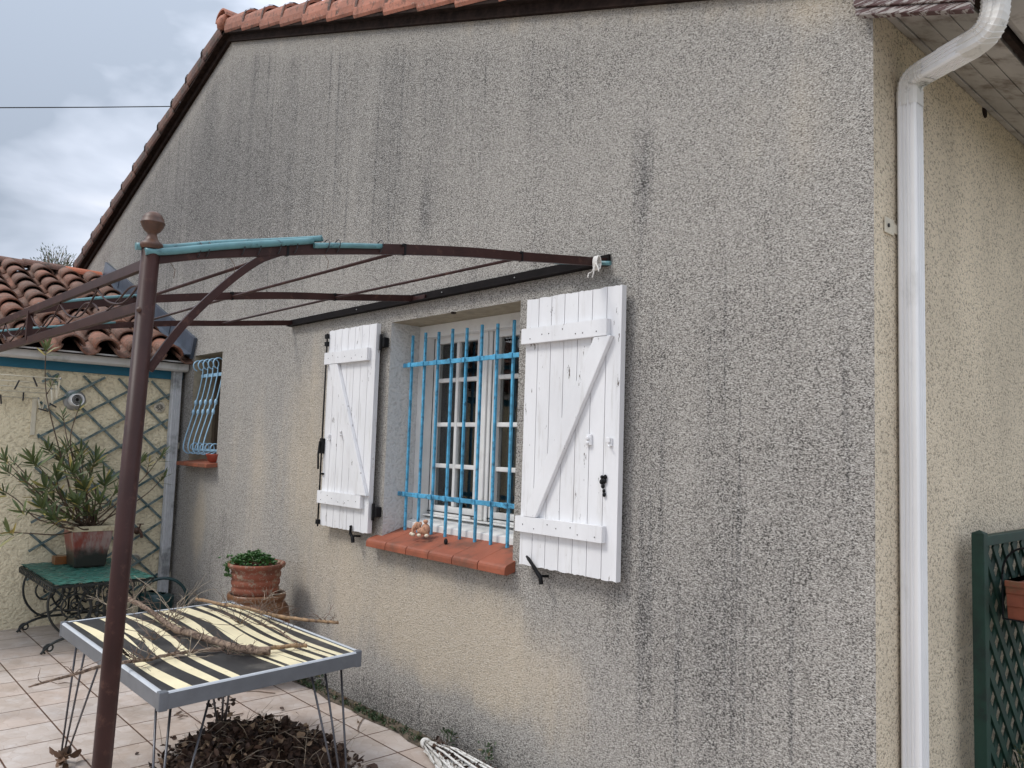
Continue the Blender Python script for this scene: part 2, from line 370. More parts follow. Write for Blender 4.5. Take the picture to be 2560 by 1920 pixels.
M_['brownrecess'] = simple('brown_recess', (.09, .065, .04), .8, dirt=(.06, .045, .03), dscale=5)
M_['clay2'] = simple('trough_clay', (.25, .07, .035), .6, var=.15, dirt=(.2, .1, .05), dscale=7)
def glazed():
    m, t, p = newmat('red_glaze'); p.inputs['Roughness'].default_value = .35
    g = nd(t, 'ShaderNodeNewGeometry'); s = nd(t, 'ShaderNodeSeparateXYZ'); t.links.new(g.outputs['Position'], s.inputs[0])
    n = noise(t, 9, 5, .6)
    zz = math_(t, 'ADD', s.outputs[2], math_(t, 'MULTIPLY', math_(t, 'SUBTRACT', n, .5), .14))
    c = mixc(t, ramp(t, noise(t, 12, 5, .7, (1, 1, .3)), .42, .62), (.24, .055, .04), (.30, .22, .20))
    c = mixc(t, ramp(t, zz, .62, .70, 1, 0), c, (.022, .024, .020)); t.links.new(c, p.inputs['Base Color']); return m
M_['glaze'] = glazed()
def glassm():
    m, t, p = newmat('window_glass'); p.inputs['Base Color'].default_value = (.9, .93, .92, 1); p.inputs['Roughness'].default_value = .015
    p.inputs['Transmission Weight'].default_value = 1; p.inputs['IOR'].default_value = 1.45; return m
M_['glass'] = glassm()
# ------------------------------------------------------------------ ground
tag(MB().add([(-600, -600, -.03), (600, -600, -.03), (600, 600, -.03), (-600, 600, -.03)], [(0, 1, 2, 3)]).build('ground', M_['lawn']), kind='structure')
tag(MB().box(-7.45, 3.5, -4, 2.60, -.025, 0).build('terrace', M_['tile']), kind='structure')
sb = MB(); n = 90
vs = []
for i in range(n+1):
    x = lerp(-7.45, 3.5, i/n); edge = 2.575+.012*math.sin(i*1.7)+random.uniform(-.008, .008)
    for k, (y, z) in enumerate(((edge, .004), (edge+.02, .012+random.uniform(0, .006)), (2.66, .022+random.uniform(0, .008)))): vs.append((x, y, z))
fs = [(i*3+k, (i+1)*3+k, (i+1)*3+k+1, i*3+k+1) for i in range(n) for k in range(2)]
tag(sb.add(vs, fs).build('soil_strip', M_['soil']), kind='structure')

# ------------------------------------------------------------------ house
house = empty('house', (-1.125, 2.65, 0), 'grey and cream roughcast gable house with white shutters and red tiled verge', 'house')
YW, XC = 2.65, -1.125
PKX, PKZ, SL = -6.78, 5.115, .3345
def roofz(x): return PKZ-SL*abs(x-PKX)
WX0, WX1, WZ0, WZ1 = -4.02, -2.87, 1.0, 2.312     # main opening
SX0, SX1, SZ0, SZ1 = -7.17, -6.556, 1.35, 2.309   # small opening
def fillgrid(a, b, st, must):
    s = sorted(set([a, b]+must)); o = []
    for p, q in zip(s, s[1:]):
        k = max(1, round((q-p)/st)); o += [lerp(p, q, i/k) for i in range(k)]
    return o+[b]
xs = fillgrid(-12.4, XC, .07, [WX0, WX1, SX0, SX1, PKX]); zs = fillgrid(0, 5.13, .07, [WZ0, WZ1, SZ0, SZ1])
def gauss(x, z, cx, cz, rx, rz): return math.exp(-((x-cx)/rx)**2-((z-cz)/rz)**2)
def dirtf(x, z):
    rz = roofz(x)
    d = .50+.10*sstep(2.4, 3.3, z)
    d += .16*gauss(x, z, -5.4, 3.4, 1.7, .8) + .34*gauss(x, z, -7.0, 3.9, 1.0, .75) + .22*gauss(x, z, -8.3, 3.6, .9, .6)     # soot below the ridge
    d -= .30*(1-sstep(.03, .22, rz-z))                               # washed clean band under the verge
    d -= .50*gauss(x, z, -3.35, .60, .80, .36) + .2*gauss(x, z, -2.75, .45, .5, .3)
    d -= .10*gauss(x, z, -2.0, 3.0, 1.0, .45) + .16*gauss(x, z, -1.5, 2.8, .6, .5)
    d += .10*sstep(-3.4, -2.2, x)*sstep(.2, 1.2, z)*(1-sstep(2.0, 2.9, z))
    d -= .28*gauss(x, z, -5.0, 1.3, .8, .9) + .12*gauss(x, z, -5.8, 1.8, .8, .8)
    d += .45*(1-sstep(.06, .34, z))*(1-sstep(-3.2, -2.4, x))
    d += .30*gauss(x, z, -7.3, 1.8, .28, .9) + .25*gauss(x, z, -6.3, .75, .3, .35) + .12*gauss(x, z, -5.9, 2.6, .3, .8)
    d -= .45*gauss(x, z, -6.85, .85, .28, .42)
    d += .7*gauss(x, z, -2.12, 2.78, .035, .24)+.35*gauss(x, z, -3.72, 2.95, .05, .2)
    d += .14*gauss(x, z, -1.75, .75, .5, .5)
    d -= .2*gauss(x, z, -4.4, .75, .5, .35)
    return min(max(d, 0), 1)
wv = []; idx = {}; wf = []
def wvid(i, j):
    if (i, j) not in idx:
        x = xs[i]; z = min(zs[j], roofz(x)); idx[(i, j)] = len(wv); wv.append((x, YW, z))
    return idx[(i, j)]
for i in range(len(xs)-1):
    for j in range(len(zs)-1):
        x = (xs[i]+xs[i+1])/2; z = (zs[j]+zs[j+1])/2
        if zs[j] >= max(roofz(xs[i]), roofz(xs[i+1])): continue
        if WX0 < x < WX1 and WZ0 < z < WZ1: continue
        if SX0 < x < SX1 and SZ0 < z < SZ1: continue
        wf.append([wvid(i, j), wvid(i+1, j), wvid(i+1, j+1), wvid(i, j+1)])
b = MB().add(wv, wf); gw = b.build('gable_wall', M_['wall'], house)
at = gw.data.attributes.new('dirt', 'FLOAT', 'POINT')
for i, v in enumerate(gw.data.vertices): at.data[i].value = dirtf(v.co.x+XC, v.co.z)
MB().add([(XC, YW, 0), (XC, 13, 0), (XC, 13, 3.24), (XC, YW, 3.24)], [(0, 1, 2, 3)]).build('side_wall', M_['side'], house)
MB().add([(-12.4, 13, 0), (XC, 13, 0), (XC, 13, roofz(XC)), (PKX, 13, PKZ), (-12.4, 13, roofz(-12.4)), (-12.4, YW, 0), (-12.4, YW, roofz(-12.4))], [(0, 4, 3, 2, 1), (0, 5, 6, 4)]).build('rear_wall', M_['side'], house)
# roof: two slopes, corrugated
rb = MB(); vs = []; ny = 2
for sgn, xe in ((1, XC+.35), (-1, -12.75)):
    for side in (0, 1):
        pass
for sgn, xe in ((1, XC+.36), (-1, -12.75)):
    cols = 120; o = []
    for i in range(cols*4+1):
        y = lerp(2.62, 13.1, i/(cols*4)); dz = .03*math.sin(i*math.pi/2)
        o += [(PKX, y, PKZ+.13+dz), (xe, y, PKZ+.13-SL*abs(xe-PKX)+dz)]
    rb.add(o, [(2*i, 2*i+1, 2*i+3, 2*i+2) for i in range(cols*4)], 0, True)
rb.build('roof', M_['rooftile'], house)
# verge boarding under the tiles and verge tiles
vb = MB()
for sgn, xe in ((1, -1.17), (-1, -12.6)):
    L0 = [(PKX, 0, PKZ), (xe, 0, PKZ-SL*abs(xe-PKX))]
    (xa, _, za), (xb, _, zb) = L0
    for (y0, y1, zo0, zo1) in ((2.622, 2.648, -.012, .045), (2.575, 2.66, .045, .064)):
        p = [(xa, y0, za+zo0), (xb, y0, zb+zo0), (xb, y1, zb+zo0), (xa, y1, za+zo0), (xa, y0, za+zo1), (xb, y0, zb+zo1), (xb, y1, zb+zo1), (xa, y1, za+zo1)]
        vb.hexa(p)
vb.build('verge_board', M_['oldwood'], house)
vtl = MB(); vt = MB(); cs = math.cos(math.atan(SL)); sn = math.sin(math.atan(SL))
for sgn in (1, -1):
    d = Vector((sgn*cs, 0, -sn)); nrm = Vector((sgn*sn, 0, cs)); k = 0
    while k < 16:
        s0 = .02+k*.392; ln = .43; jt = random.uniform(-.006, .006)
        if PKX+d.x*(s0+ln) > -1.15 and sgn > 0: break
        base = Vector((PKX, 0, PKZ))
        # section: drop face, then half round crown, tail inboard ; lower end lifted over the next
        rows = []
        for (s, lift, r) in ((s0, -.004, .86), (s0+ln, .030, 1.06)):
            row = []
            for (y, hgt) in [(2.560, .058), (2.554, .10), (2.557, .140)]+[(2.650-.093*math.cos(a), .145+.062*r*math.sin(a)) for a in [math.pi*q/7 for q in range(8)]]+[(2.78, .15)]:
                row.append(base+d*s+nrm*(hgt+lift+jt)+Vector((0, y, 0)))
            rows.append(row)
        K = len(rows[0]); inn = [[p-nrm*.016+Vector((0, .012, 0)) for p in r] for r in rows]
        allv = rows[0]+rows[1]+inn[0]+inn[1]; fs = []
        for j in range(K-1):
            fs += [(j, j+1, K+j+1, K+j), (2*K+j+1, 2*K+j, 3*K+j, 3*K+j+1), (K+j, K+j+1, 3*K+j+1, 3*K+j), (j+1, j, 2*K+j, 2*K+j+1)]
        fs += [(0, K, 3*K, 2*K)]
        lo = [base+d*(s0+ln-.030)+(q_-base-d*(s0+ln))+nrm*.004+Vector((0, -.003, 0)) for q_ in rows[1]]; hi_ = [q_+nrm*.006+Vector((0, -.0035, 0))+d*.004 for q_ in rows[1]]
        (vt if sgn > 0 else vtl).add(lo+hi_, [(j, j+1, K+j+1, K+j) for j in range(K-1)], 1)  # dark strip round the lower end paints in the overlap shadow
        (vt if sgn > 0 else vtl).add(allv, fs); k += 1
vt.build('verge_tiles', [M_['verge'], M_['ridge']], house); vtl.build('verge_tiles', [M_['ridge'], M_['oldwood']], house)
# ridge cap end
rc = MB(); 
for k in range(3):
    y0 = 2.535+k*.4; pr = [(.115*math.cos(a), .09*math.sin(a)) for a in [math.pi*q/10 for q in range(11)]]; pr += [(a*.86, b_*.84) for a, b_ in pr[::-1]]
    rc.sweep([(PKX, y0, PKZ+.16+.012*(k % 2)), (PKX, y0+.42, PKZ+.16)], pr)
rc.blob((PKX-.02, 2.57, PKZ+.15), .10, .05, .07, 10, 0, .12)
rc.build('ridge_cap', M_['verge'], house)
# eave at the right: barge end, soffit boards, gutter
def ez(x): return 3.143-.345*(x-XC)
bb = MB(); bb.hexa([(-1.165, 2.585, ez(-1.165)-.03), (-.80, 2.585, ez(-.80)-.03), (-.80, 2.625, ez(-.80)-.03), (-1.165, 2.625, ez(-1.165)-.03), (-1.165, 2.585, ez(-1.165)+.16), (-.80, 2.585, ez(-.80)+.16), (-.80, 2.625, ez(-.80)+.16), (-1.165, 2.625, ez(-1.165)+.16)])
bb.hexa([(-1.162, 2.592, ez(-1.162)-.058), (-.803, 2.592, ez(-.803)-.058), (-.803, 2.627, ez(-.803)-.058), (-1.162, 2.627, ez(-1.162)-.058), (-1.162, 2.592, ez(-1.162)-.032), (-.803, 2.592, ez(-.803)-.032), (-.803, 2.627, ez(-.803)-.032), (-1.162, 2.627, ez(-1.162)-.032)])
bb.build('barge_board', M_['barge'], house, .003)
so = MB(); xx = XC
for k in range(4):
    wdt = [.035, .085, .085, .085][k]; a, b_ = xx+.002, xx+wdt-.002; dz = -.006 if k == 0 else 0
    yy = 2.63
    while yy < 12.6:
        y2 = min(yy+3.1, 12.9)
        so.hexa([(a, yy, ez(a)+dz), (b_, yy, ez(b_)+dz), (b_, y2-.003, ez(b_)+dz), (a, y2-.003, ez(a)+dz), (a, yy, ez(a)+.02), (b_, yy, ez(b_)+.02), (b_, y2-.003, ez(b_)+.02), (a, y2-.003, ez(a)+.02)]); yy = y2
    xx += wdt
so.build('soffit', M_['soffit'], house, .002)
fb = MB().box(-.828, -.806, 2.63, 12.9, 3.045, 3.17); fb.build('eave_fascia', M_['oldwood'], house)
gp = [(0, 0), (.0, -.10), (.03, -.125), (.095, -.125), (.125, -.10), (.13, -.005), (.142, 0), (.142, .008), (.126, .008), (.117, -.095), (.092, -.115), (.034, -.115), (.008, -.095), (.008, 0)]
MB().sweep([(-.80, 2.60, 3.165), (-.80, 12.9, 3.165)], [(p[0], p[1]) for p in gp], mi=0).build('gutter', M_['soffit'], house)
# white downspout: ribbed rectangular pipe with two crimped elbows
def ribprof(wx, wy, ribs=3, dep=.004):
    p = []; hx, hy = wx/2, wy/2; c = .006
    # front side (-b side first): walk around rectangle, with ribs on each long face
    def face(a, b_, nrm):
        a = Vector(a); b_ = Vector(b_); o = [a]
        for k in range(ribs):
            t = (k+1)/(ribs+1)
            for dt, dd in ((-.07, 0), (-.045, -dep), (.045, -dep), (.07, 0)): o.append(a+(b_-a)*(t+dt)+Vector(nrm)*dd)
        o.append(b_); return o
    p += face((-hx+c, -hy), (hx-c, -hy), (0, -1)); p += face((hx, -hy+c), (hx, hy-c), (1, 0))
    p += face((hx-c, hy), (-hx+c, hy), (0, 1)); p += face((-hx, hy-c), (-hx, -hy+c), (-1, 0))
    return [(q.x, q.y) for q in p]
ds = MB(); YD = 2.853
# profile in (r,u): r along X-ish sweep side, u along Y
RP = ribprof(.066, .074)
xl, xr = -1.083, -.822
def pipe(mb, pts, sc=1, upv=(0, 1, 0)): mb.sweep(pts, [(a*sc, b_*sc) for a, b_ in RP], upv)
ang = math.atan2(2.985-2.915, .19)
pA = Vector((xl, YD, 2.87)); 
cen = []
lower = [Vector((xl, YD, 0.0)), Vector((xl, YD, 2.845))]
pipe(ds, lower)
ds.build('downspout_pipe', M_['alu'], house)
def pq(x, y, Y): return PY(x, y, Y)
el_pts = [Vector((xl, YD, 2.83)), Vector((xl, YD, 2.875)), pq(2277, 212, 2.850), pq(2290, 194, 2.843), pq(2312, 179, 2.83), pq(2324, 172, 2.822)]
up_pts = [pq(2418, 118, 2.748), pq(2446, 100, 2.716), pq(2468, 78, 2.693), pq(2483, 48, 2.680), pq(2489, 15, 2.678)]
up_pts += [up_pts[-1]+Vector((0, 0, .05)), up_pts[-1]+Vector((0, 0, .13))]
def crimped(mb, pts):
    c_ = .010; hx, hy = .0355, .0395; prof = [(-hx+c_, -hy), (-hx*.35, -hy), (-hx*.3, -hy+.004), (-hx*.1, -hy+.004), (-hx*.05, -hy), (hx*.3, -hy), (hx*.35, -hy+.004), (hx*.55, -hy+.004), (hx*.6, -hy), (hx-c_, -hy), (hx, -hy+c_), (hx, hy-c_), (hx-c_, hy), (-hx+c_, hy), (-hx, hy-c_), (-hx, -hy+c_)]
    k = len(prof); vs = []; base_ = crom(pts, 6); n0 = len(base_); fine = []
    for i, q_ in enumerate(base_): fine.append((q_, i))
    n = len(fine)
    for i, (p, _) in enumerate(fine):
        t = (base_[min(i+1, n-1)]-base_[max(i-1, 0)]).normalized(); u = (Vector((0, 1, 0))-t*t.y).normalized(); r = t.cross(u)
        on_ = .25 < i/n < .82
        for s, off in (((1.0, 0), (.93, .0012)) if on_ and i % 2 == 0 else ((.99 if not on_ else .945, 0),)):
            for a, b_ in prof: vs.append(p+t*off+r*a*s+u*b_*s)
    m_ = len(vs)//k; fs = [(i*k+j, i*k+(j+1) % k, (i+1)*k+(j+1) % k, (i+1)*k+j) for i in range(m_-1) for j in range(k)]
    mb.add(vs, fs)
el = MB(); crimped(el, el_pts); el.build('lower_elbow', M_['aludirty'], house)
el2 = MB(); crimped(el2, up_pts); el2.build('upper_elbow', M_['aludirty'], house)
md = MB(); mid_ = (el_pts[-1]+up_pts[0])/2; dd_ = (up_pts[0]-el_pts[-1]).normalized()
pipe(md, [el_pts[-1]-dd_*.02, mid_]); pipe(md, [mid_-dd_*.01, up_pts[0]+dd_*.02], 1.05)
md.build('offset_pipe', M_['alu'], house)
for zb in (2.36,):
    br = MB(); br.box(-1.1235, -1.118, 2.725, 2.80, zb, zb+.055); br.box(-1.1225, -1.118, 2.797, 2.85, zb+.01, zb+.045) ; ob = br.build('pipe_bracket', M_['ventcream'], house, .002)
    MB().lathe((-1.117, 2.748, zb+.027), [(0, .003), (.007, .003), (.007, 0)], 10, (1, 0, 0)).build('screw', M_['ventdark'], ob)
# stone hole in side wall
wh_ = PX(2460, 281, XC)
MB().blob((XC+.002, wh_.y, wh_.z), .006, .028, .026, 10, 0, .12).build('wall_hole', M_['oldwood'], house)

# ---------------- main window
win = empty('window', (0, 0, 0), None, None); win.parent = house; win.location = (-3.445-XC, .2, 1.0)
def reveal(x0, x1, z0, z1, y1, mats, parent):
    m = MB(); m.add([(x0, YW, z0), (x0, y1, z0), (x0, y1, z1), (x0, YW, z1)], [(0, 3, 2, 1)])
    m.add([(x1, YW, z0), (x1, y1, z0), (x1, y1, z1), (x1, YW, z1)], [(0, 1, 2, 3)])
    m.add([(x0, YW, z1), (x1, YW, z1), (x1, y1, z1), (x0, y1, z1)], [(0, 3, 2, 1)], 1)
    m.add([(x0, YW, z0), (x1, YW, z0), (x1, y1, z0), (x0, y1, z0)], [(0, 1, 2, 3)], 1)
    return m.build('reveal', mats, parent)
reveal(WX0, WX1, WZ0, WZ1, 2.90, [M_['reveal'], M_['plain']], house)
MB().lathe((-3.42, 2.655, 2.309), [(0, -.004), (.013, -.004), (.016, 0), (.014, .004)], 12, (0, 0, 1)).build('lintel_hole', M_['oldwood'], house)
fr = MB()
fr.box(WX0, WX0+.075, 2.86, 2.93, 1.1, WZ1); fr.box(WX1-.04, WX1, 2.86, 2.93, 1.1, WZ1)
fr.box(WX0+.075, WX1-.04, 2.86, 2.93, WZ1-.075, WZ1)
fr.hexa([(WX0+.012, 2.80, 1.06), (WX1, 2.80, 1.06), (WX1, 2.95, 1.10), (WX0+.012, 2.95, 1.10), (WX0+.012, 2.80, 1.115), (WX1, 2.80, 1.115), (WX1, 2.95, 1.15), (WX0+.012, 2.95, 1.15)])
fr.box(WX0+.075, WX1-.04, 2.885, 2.93, 1.152, 1.162)
fr.build('frame', M_['framewhite'], win, .004)
def casement(x0, x1, name):
    m = MB(); ys = 2.925; ye = 2.975; zb, zt = 1.165, 2.243; s = .042
    m.box(x0, x0+s, ys, ye, zb, zt); m.box(x1-s, x1, ys, ye, zb, zt); m.box(x0+s, x1-s, ys+.001, ye, zb, zb+.052); m.box(x0+s, x1-s, ys+.001, ye, zt-s, zt)
    m.box(x0+s, x1-s, ys-.012, ys, zb-.002, zb+.016)
    c = m.build('casement', M_['framewhite'], win, .004)
    gx0, gx1 = x0+s, x1-s; xm = (gx0+gx1)/2; q = MB()
    q.box(xm-.013, xm+.013, ys+.008, ye-.005, zb+.052, zt-s)
    for zz in (1.456, 1.705, 1.974):
        q.box(gx0, xm-.013, ys+.008, ye-.005, zz-.013, zz+.013); q.box(xm+.013, gx1, ys+.008, ye-.005, zz-.013, zz+.013)
    q.build('glazing_bar', M_['framewhite'], c, .005)
    MB().box(gx0, gx1, 2.952, 2.956, zb+.052, zt-s).build('pane', M_['glass'], c)
casement(-3.955, -3.485, 'l'); casement(-3.385, -2.915, 'r')
cp = MB(); cp.box(-3.484, -3.386, 2.915, 2.97, 1.163, 2.24); cp.box(-3.458, -3.412, 2.902, 2.914, 1.165, 2.238); cp.build('meeting_stile', M_['framewhite'], win, .005)
gp_ = MB()  # dark strips over the casement edges, painting in the shade of the gaps
for a_, b_ in ((-3.944, -3.939), (-3.4895, -3.4845), (-3.3855, -3.381)): gp_.box(a_, b_, 2.9235, 2.9262, 1.163, 2.238)
for a_, b_ in ((-3.939, -3.49), (-3.38, -2.915)): gp_.box(a_, b_, 2.9125, 2.9245, 1.1785, 1.184)
gp_.build('rebate_shade', M_['ventdark'], win)
cu = MB()
for (xa, xb) in ((-3.93, -3.80), (-3.60, -3.52), (-3.36, -3.22), (-3.0, -2.93)):
    pts = [(lerp(xa, xb, i/24), 3.03+.02*math.sin(i*1.3), 0) for i in range(25)]
    cu.add([(p[0], p[1], z) for z in (1.1, 2.3) for p in pts], [(i, i+1, 26+i, 25+i) for i in range(24)], 0, True)
cu.build('curtain', M_['curtain'], win)
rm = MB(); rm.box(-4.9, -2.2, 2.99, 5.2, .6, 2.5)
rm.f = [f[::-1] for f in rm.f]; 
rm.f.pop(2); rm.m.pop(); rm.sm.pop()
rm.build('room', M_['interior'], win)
# sill
si = MB(); sx0, sx1 = -4.085, -2.846; npc = 6; wd = (sx1-sx0)/npc
def sillz(y): return lerp(1.012, 1.088, (y-2.585)/(2.83-2.585))
for k in range(npc):
    a = sx0+k*wd+.003; b_ = sx0+(k+1)*wd-.003; pr = [(2.83, 1.088), (2.61, sillz(2.61)), (2.592, sillz(2.592)-.001), (2.583, 1.004), (2.580, .993), (2.580, .968), (2.60, .966), (2.83, 1.03)]
    K = len(pr); si.add([(x, y, z) for x in (a, b_) for y, z in pr], [tuple(range(K))]+[tuple(range(2*K-1, K-1, -1))]+[(j, (j+1) % K+0, K+(j+1) % K, K+j)[::-1] for j in range(K)])
so_ = si.build('window_sill', M_['sill'], house, .0015)
MB().box(sx0+.004, sx1-.004, 2.586, 2.82, .972, 1.002).build('joint_mortar', M_['mortar'], so_)
jm = MB(); jm.hexa([(sx0+.01, 2.594, .98), (sx1-.01, 2.594, .98), (sx1-.01, 2.825, 1.02), (sx0+.01, 2.825, 1.02), (sx0+.01, 2.594, sillz(2.594)-.0012), (sx1-.01, 2.594, sillz(2.594)-.0012), (sx1-.01, 2.825, sillz(2.825)-.001), (sx0+.01, 2.825, sillz(2.825)-.001)]); jm.build('joint_filler', M_['sill'], so_)
# grille
gr = empty('window_grille', (0, 0, 0), None, None); gr.parent = house; gr.location = (-3.445-XC, .12, 1.08)
YG = 2.765
for k in range(8):
    x = -3.952+k*.1305; tz = 2.243+(.004 if k % 2 else -.003); bz = sillz(2.765)-.002
    MB().box(x-.007, x+.007, YG-.007, YG+.007, bz, tz).build('vertical_bar', M_['blue'], gr, .0015)
for z in (2.058, 1.281):
    m = MB(); m.box(WX0-.005, WX1+.005, YG-.017, YG-.0095, z-.013, z+.013)
    for k in range(8):
        x = -3.952+k*.1305; m.box(x-.013, x+.013, YG-.024, YG-.0172, z-.015, z+.015)
    m.build('cross_rail', M_['blue'], gr, .003)
# ---------------- shutters
def shutter(x0, x1, z0, z1, hinge_right, label):
    sh = empty('shutter', (0, 0, 0), None, None); sh.parent = house; sh.location = ((x0+x1)/2-XC, -.06, z0); sh['label'] = label
    yf, yb = 2.587, 2.617; nb = 7; w_ = (x1-x0)/nb; rnd = random.Random(int(x0*100))
    m = MB()
    for k in range(nb):
        a, b_ = x0+k*w_+.0018, x0+(k+1)*w_-.0018
        # ragged lower and upper ends
        nseg = 5; top = [z1+rnd.uniform(-.004, .002) for _ in range(nseg+1)]; bot = [z0+rnd.uniform(-.001, .005) for _ in range(nseg+1)]
        for q in range(nseg):
            xa, xb = lerp(a, b_, q/nseg), lerp(a, b_, (q+1)/nseg)
            m.add([(xa, yf, bot[q]), (xb, yf, bot[q+1]), (xb, yb, bot[q+1]), (xa, yb, bot[q]), (xa, yf, top[q]), (xb, yf, top[q+1]), (xb, yb, top[q+1]), (xa, yb, top[q])], [(3, 2, 1, 0), (4, 5, 6, 7), (0, 1, 5, 4), (2, 3, 7, 6)]+([(3, 0, 4, 7)] if q == 0 else [])+([(1, 2, 6, 5)] if q == nseg-1 else []))
    bd = m.build('boards', M_['paint'], sh)
    MB().box(x0+.006, x1-.006, yf+.005, yb-.004, z0+.012, z1-.012).build('groove_backing', M_['oldwood'], bd)
    yy = 2.562
    return sh, yf
def batten(sh, xa, xb, za, zb, yf, y0=2.560):
    nl = MB().box(xa, xb, y0, yf-.001, za, zb); rn = random.Random(int(za*1000))
    for i in range(7):
        cx = lerp(xa+.02, xb-.02, (i+.5)/7+rn.uniform(-.04, .04)); cz = lerp(za+.015, zb-.015, rn.choice((.15, .8, .5)))
        nl.lathe((cx, y0-.0005, cz), [(0, .0012), (.0028, .0008), (.003, 0)], 8, (0, -1, 0), 1)
    nl.build('batten', [M_['paint'], M_['oldwood']], sh)
def brace(sh, p0, p1, p2, p3, yf, y0=2.562):   # quad in (x,z)
    pts = [p0, p1, p2, p3]
    MB().hexa([(p[0], yf-.001, p[1]) for p in pts]+[(p[0], y0, p[1]) for p in pts]).build('brace', M_['paint'], sh, .003)
RX0, RX1, RZ0, RZ1 = -2.757, -2.163, 1.033, 2.292
shR, yf = shutter(RX0, RX1, RZ0, RZ1, False, 'right-hand shutter, the wider of the two')
q = lambda x, y: (PY(x, y, 2.562).x, PY(x, y, 2.562).z)
zt1, zt0 = q(1313, 822)[1], q(1313, 860)[1]; zb1, zb0 = q(1298, 1290)[1], q(1298, 1328)[1]
batten(shR, RX0-.004, RX1-.062, zt0, zt1, yf); batten(shR, RX0-.008, RX1-.062, zb0, zb1, yf)
a0 = q(1306, 1283); a1 = q(1337, 1292); a2 = q(1527, 846); a3 = q(1484, 850)
brace(shR, (a0[0], zb1+.001), (a1[0], zb1+.001), (a2[0], zt0-.001), (a3[0], zt0-.001), yf)
LX0, LX1, LZ0, LZ1 = -4.655, -4.082, 1.038, 2.308
shL, yf = shutter(LX0, LX1, LZ0, LZ1, True, 'left-hand shutter, the narrower looking one with a black espagnolette rod')
zt1, zt0 = q(817, 882)[1], q(817, 911)[1]; zb1, zb0 = q(798, 1226)[1], q(798, 1257)[1]
batten(shL, LX0-.004, LX1-.055, zt0, zt1, yf); batten(shL, LX0-.006, LX1-.055, zb0, zb1, yf)
a0 = q(822, 912); a1 = q(842, 911); a2 = q(914, 1238); a3 = q(885, 1232)
brace(shL, (a3[0], zb1+.001), (a2[0], zb1+.001), (a1[0], zt0-.001), (a0[0], zt0-.001), yf)
# ironmongery
def ironbox(sh, name, x, z, wx, wz, th, mat='black', y=2.586): return MB().box(x-wx/2, x+wx/2, y-th, y, z-wz/2, z+wz/2).build(name, M_[mat], sh, .002)
m = MB(); xr_ = LX0-.010; m.tube([(xr_, 2.578, 1.03), (xr_, 2.578, 2.29)], .0055, 8)
m.build('espagnolette_rod', M_['black'], shL)
for z in (2.27, 2.22, 1.06): ironbox(shL, 'rod_guide', LX0-.008, z, .03, .03, .02)
m = MB(); m.box(LX0-.018, LX0+.018, 2.565, 2.586, 1.50, 1.60); m.tube([(LX0-.005, 2.56, 1.58), (LX0+.0, 2.55, 1.50), (LX0+.012, 2.548, 1.40)], .007, 8); m.build('rod_handle', M_['black'], shL, .003)
ironbox(shL, 'rod_guide', LX0+.008, 1.37, .035, .012, .012)
for (sh, x, z) in ((shL, q(817, 1093)[0], q(817, 1093)[1]), (shR, q(1518, 1110)[0], q(1518, 1105)[1])):
    m = MB(); m.box(x-.008, x+.010, 2.577, 2.586, z-.018, z+.018); m.box(x-.016, x+.006, 2.570, 2.5768, z-.002, z+.02); m.tube([(x-.002, 2.571, z-.012), (x+.012, 2.563, z-.02)], .004, 6); m.build('latch_plate', M_['paint'], sh, .002)
for (sh, x, z) in ((shL, q(849, 1085)[0], q(849, 1082)[1]), (shR, q(1466, 1100)[0], q(1466, 1099)[1])):
    m = MB(); m.box(x-.016, x+.014, 2.572, 2.586, z-.024, z+.024); m.lathe((x, 2.5715, z+.008), [(0, .008), (.009, .008), (.010, 0)], 10, (0, -1, 0)); m.lathe((x, 2.5715, z-.012), [(0, .008), (.007, .008), (.008, 0)], 10, (0, -1, 0)); m.build('keeper_block', M_['paint'], sh, .002)
hx, hz = q(1502, 1212)
m = MB()
for (dx, dz, r) in ((-.010, .032, .008), (.008, .034, .009), (-.012, .012, .011), (.004, .016, .011), (-.004, -.006, .010), (.002, -.026, .007), (.004, -.042, .009)): m.blob((hx+dx, 2.580, hz+dz), r, .007, r*1.1, 8)
m.build('iron_catch', M_['black'], shR)
for (x0_, z_) in ((PY(940, 890, 2.63).x, 2.19), (PY(936, 1262, 2.63).x, 1.17)):
    m = MB(); m.box(-4.088, -4.035, 2.612, 2.648, z_-.03, z_+.03); m.tube([(-4.066, 2.61, z_-.05), (-4.066, 2.61, z_+.05)], .010, 8); m.build('hinge', M_['black'], shL, .003)
# shutter dogs under each shutter
def dog(px, py, lean):
    p = PY(px, py, 2.60); m = MB(); x, z = p.x, p.z
    m.tube([(x+.01, 2.645, z-.022), (x+.006, 2.60, z-.018)], .006, 8)
    if lean: m.tube(crom([(x+.028, 2.585, z-.05), (x+.022, 2.583, z-.02), (x+.006, 2.578, z), (x-.02, 2.573, z+.032), (x-.052, 2.570, z+.062), (x-.058, 2.57, z+.064)], 4), [.010]*4+[.010]*4+[.009]*4+[.008]*4+[.006]*4+[.003], 8)
    else: m.tube(crom([(x+.03, 2.583, z-.055), (x+.02, 2.583, z-.025), (x, 2.58, z), (x+.012, 2.574, z+.035), (x+.01, 2.574, z+.045)], 5), [.012]*6+[.009]*5+[.008]*5+[.009]*4+[.004], 8)
    m.build('shutter_dog', M_['black'], house)
dog(1349, 1430, True); dog(883, 1332, False)
# knob standing on the sill
kp = PZ(1114, 1367, 1.03)
m = MB(); m.tube([kp-Vector((0, 0, .01)), kp+Vector((0, 0, .02))], .005, 8); m.blob(kp+Vector((0, 0, .028)), .014, .009, .018, 12); m.tube([kp+Vector((0, 0, .004)), kp+Vector((.045, .022, .008))], .0045, 6)
m.build('sill_stop', M_['black'], house)

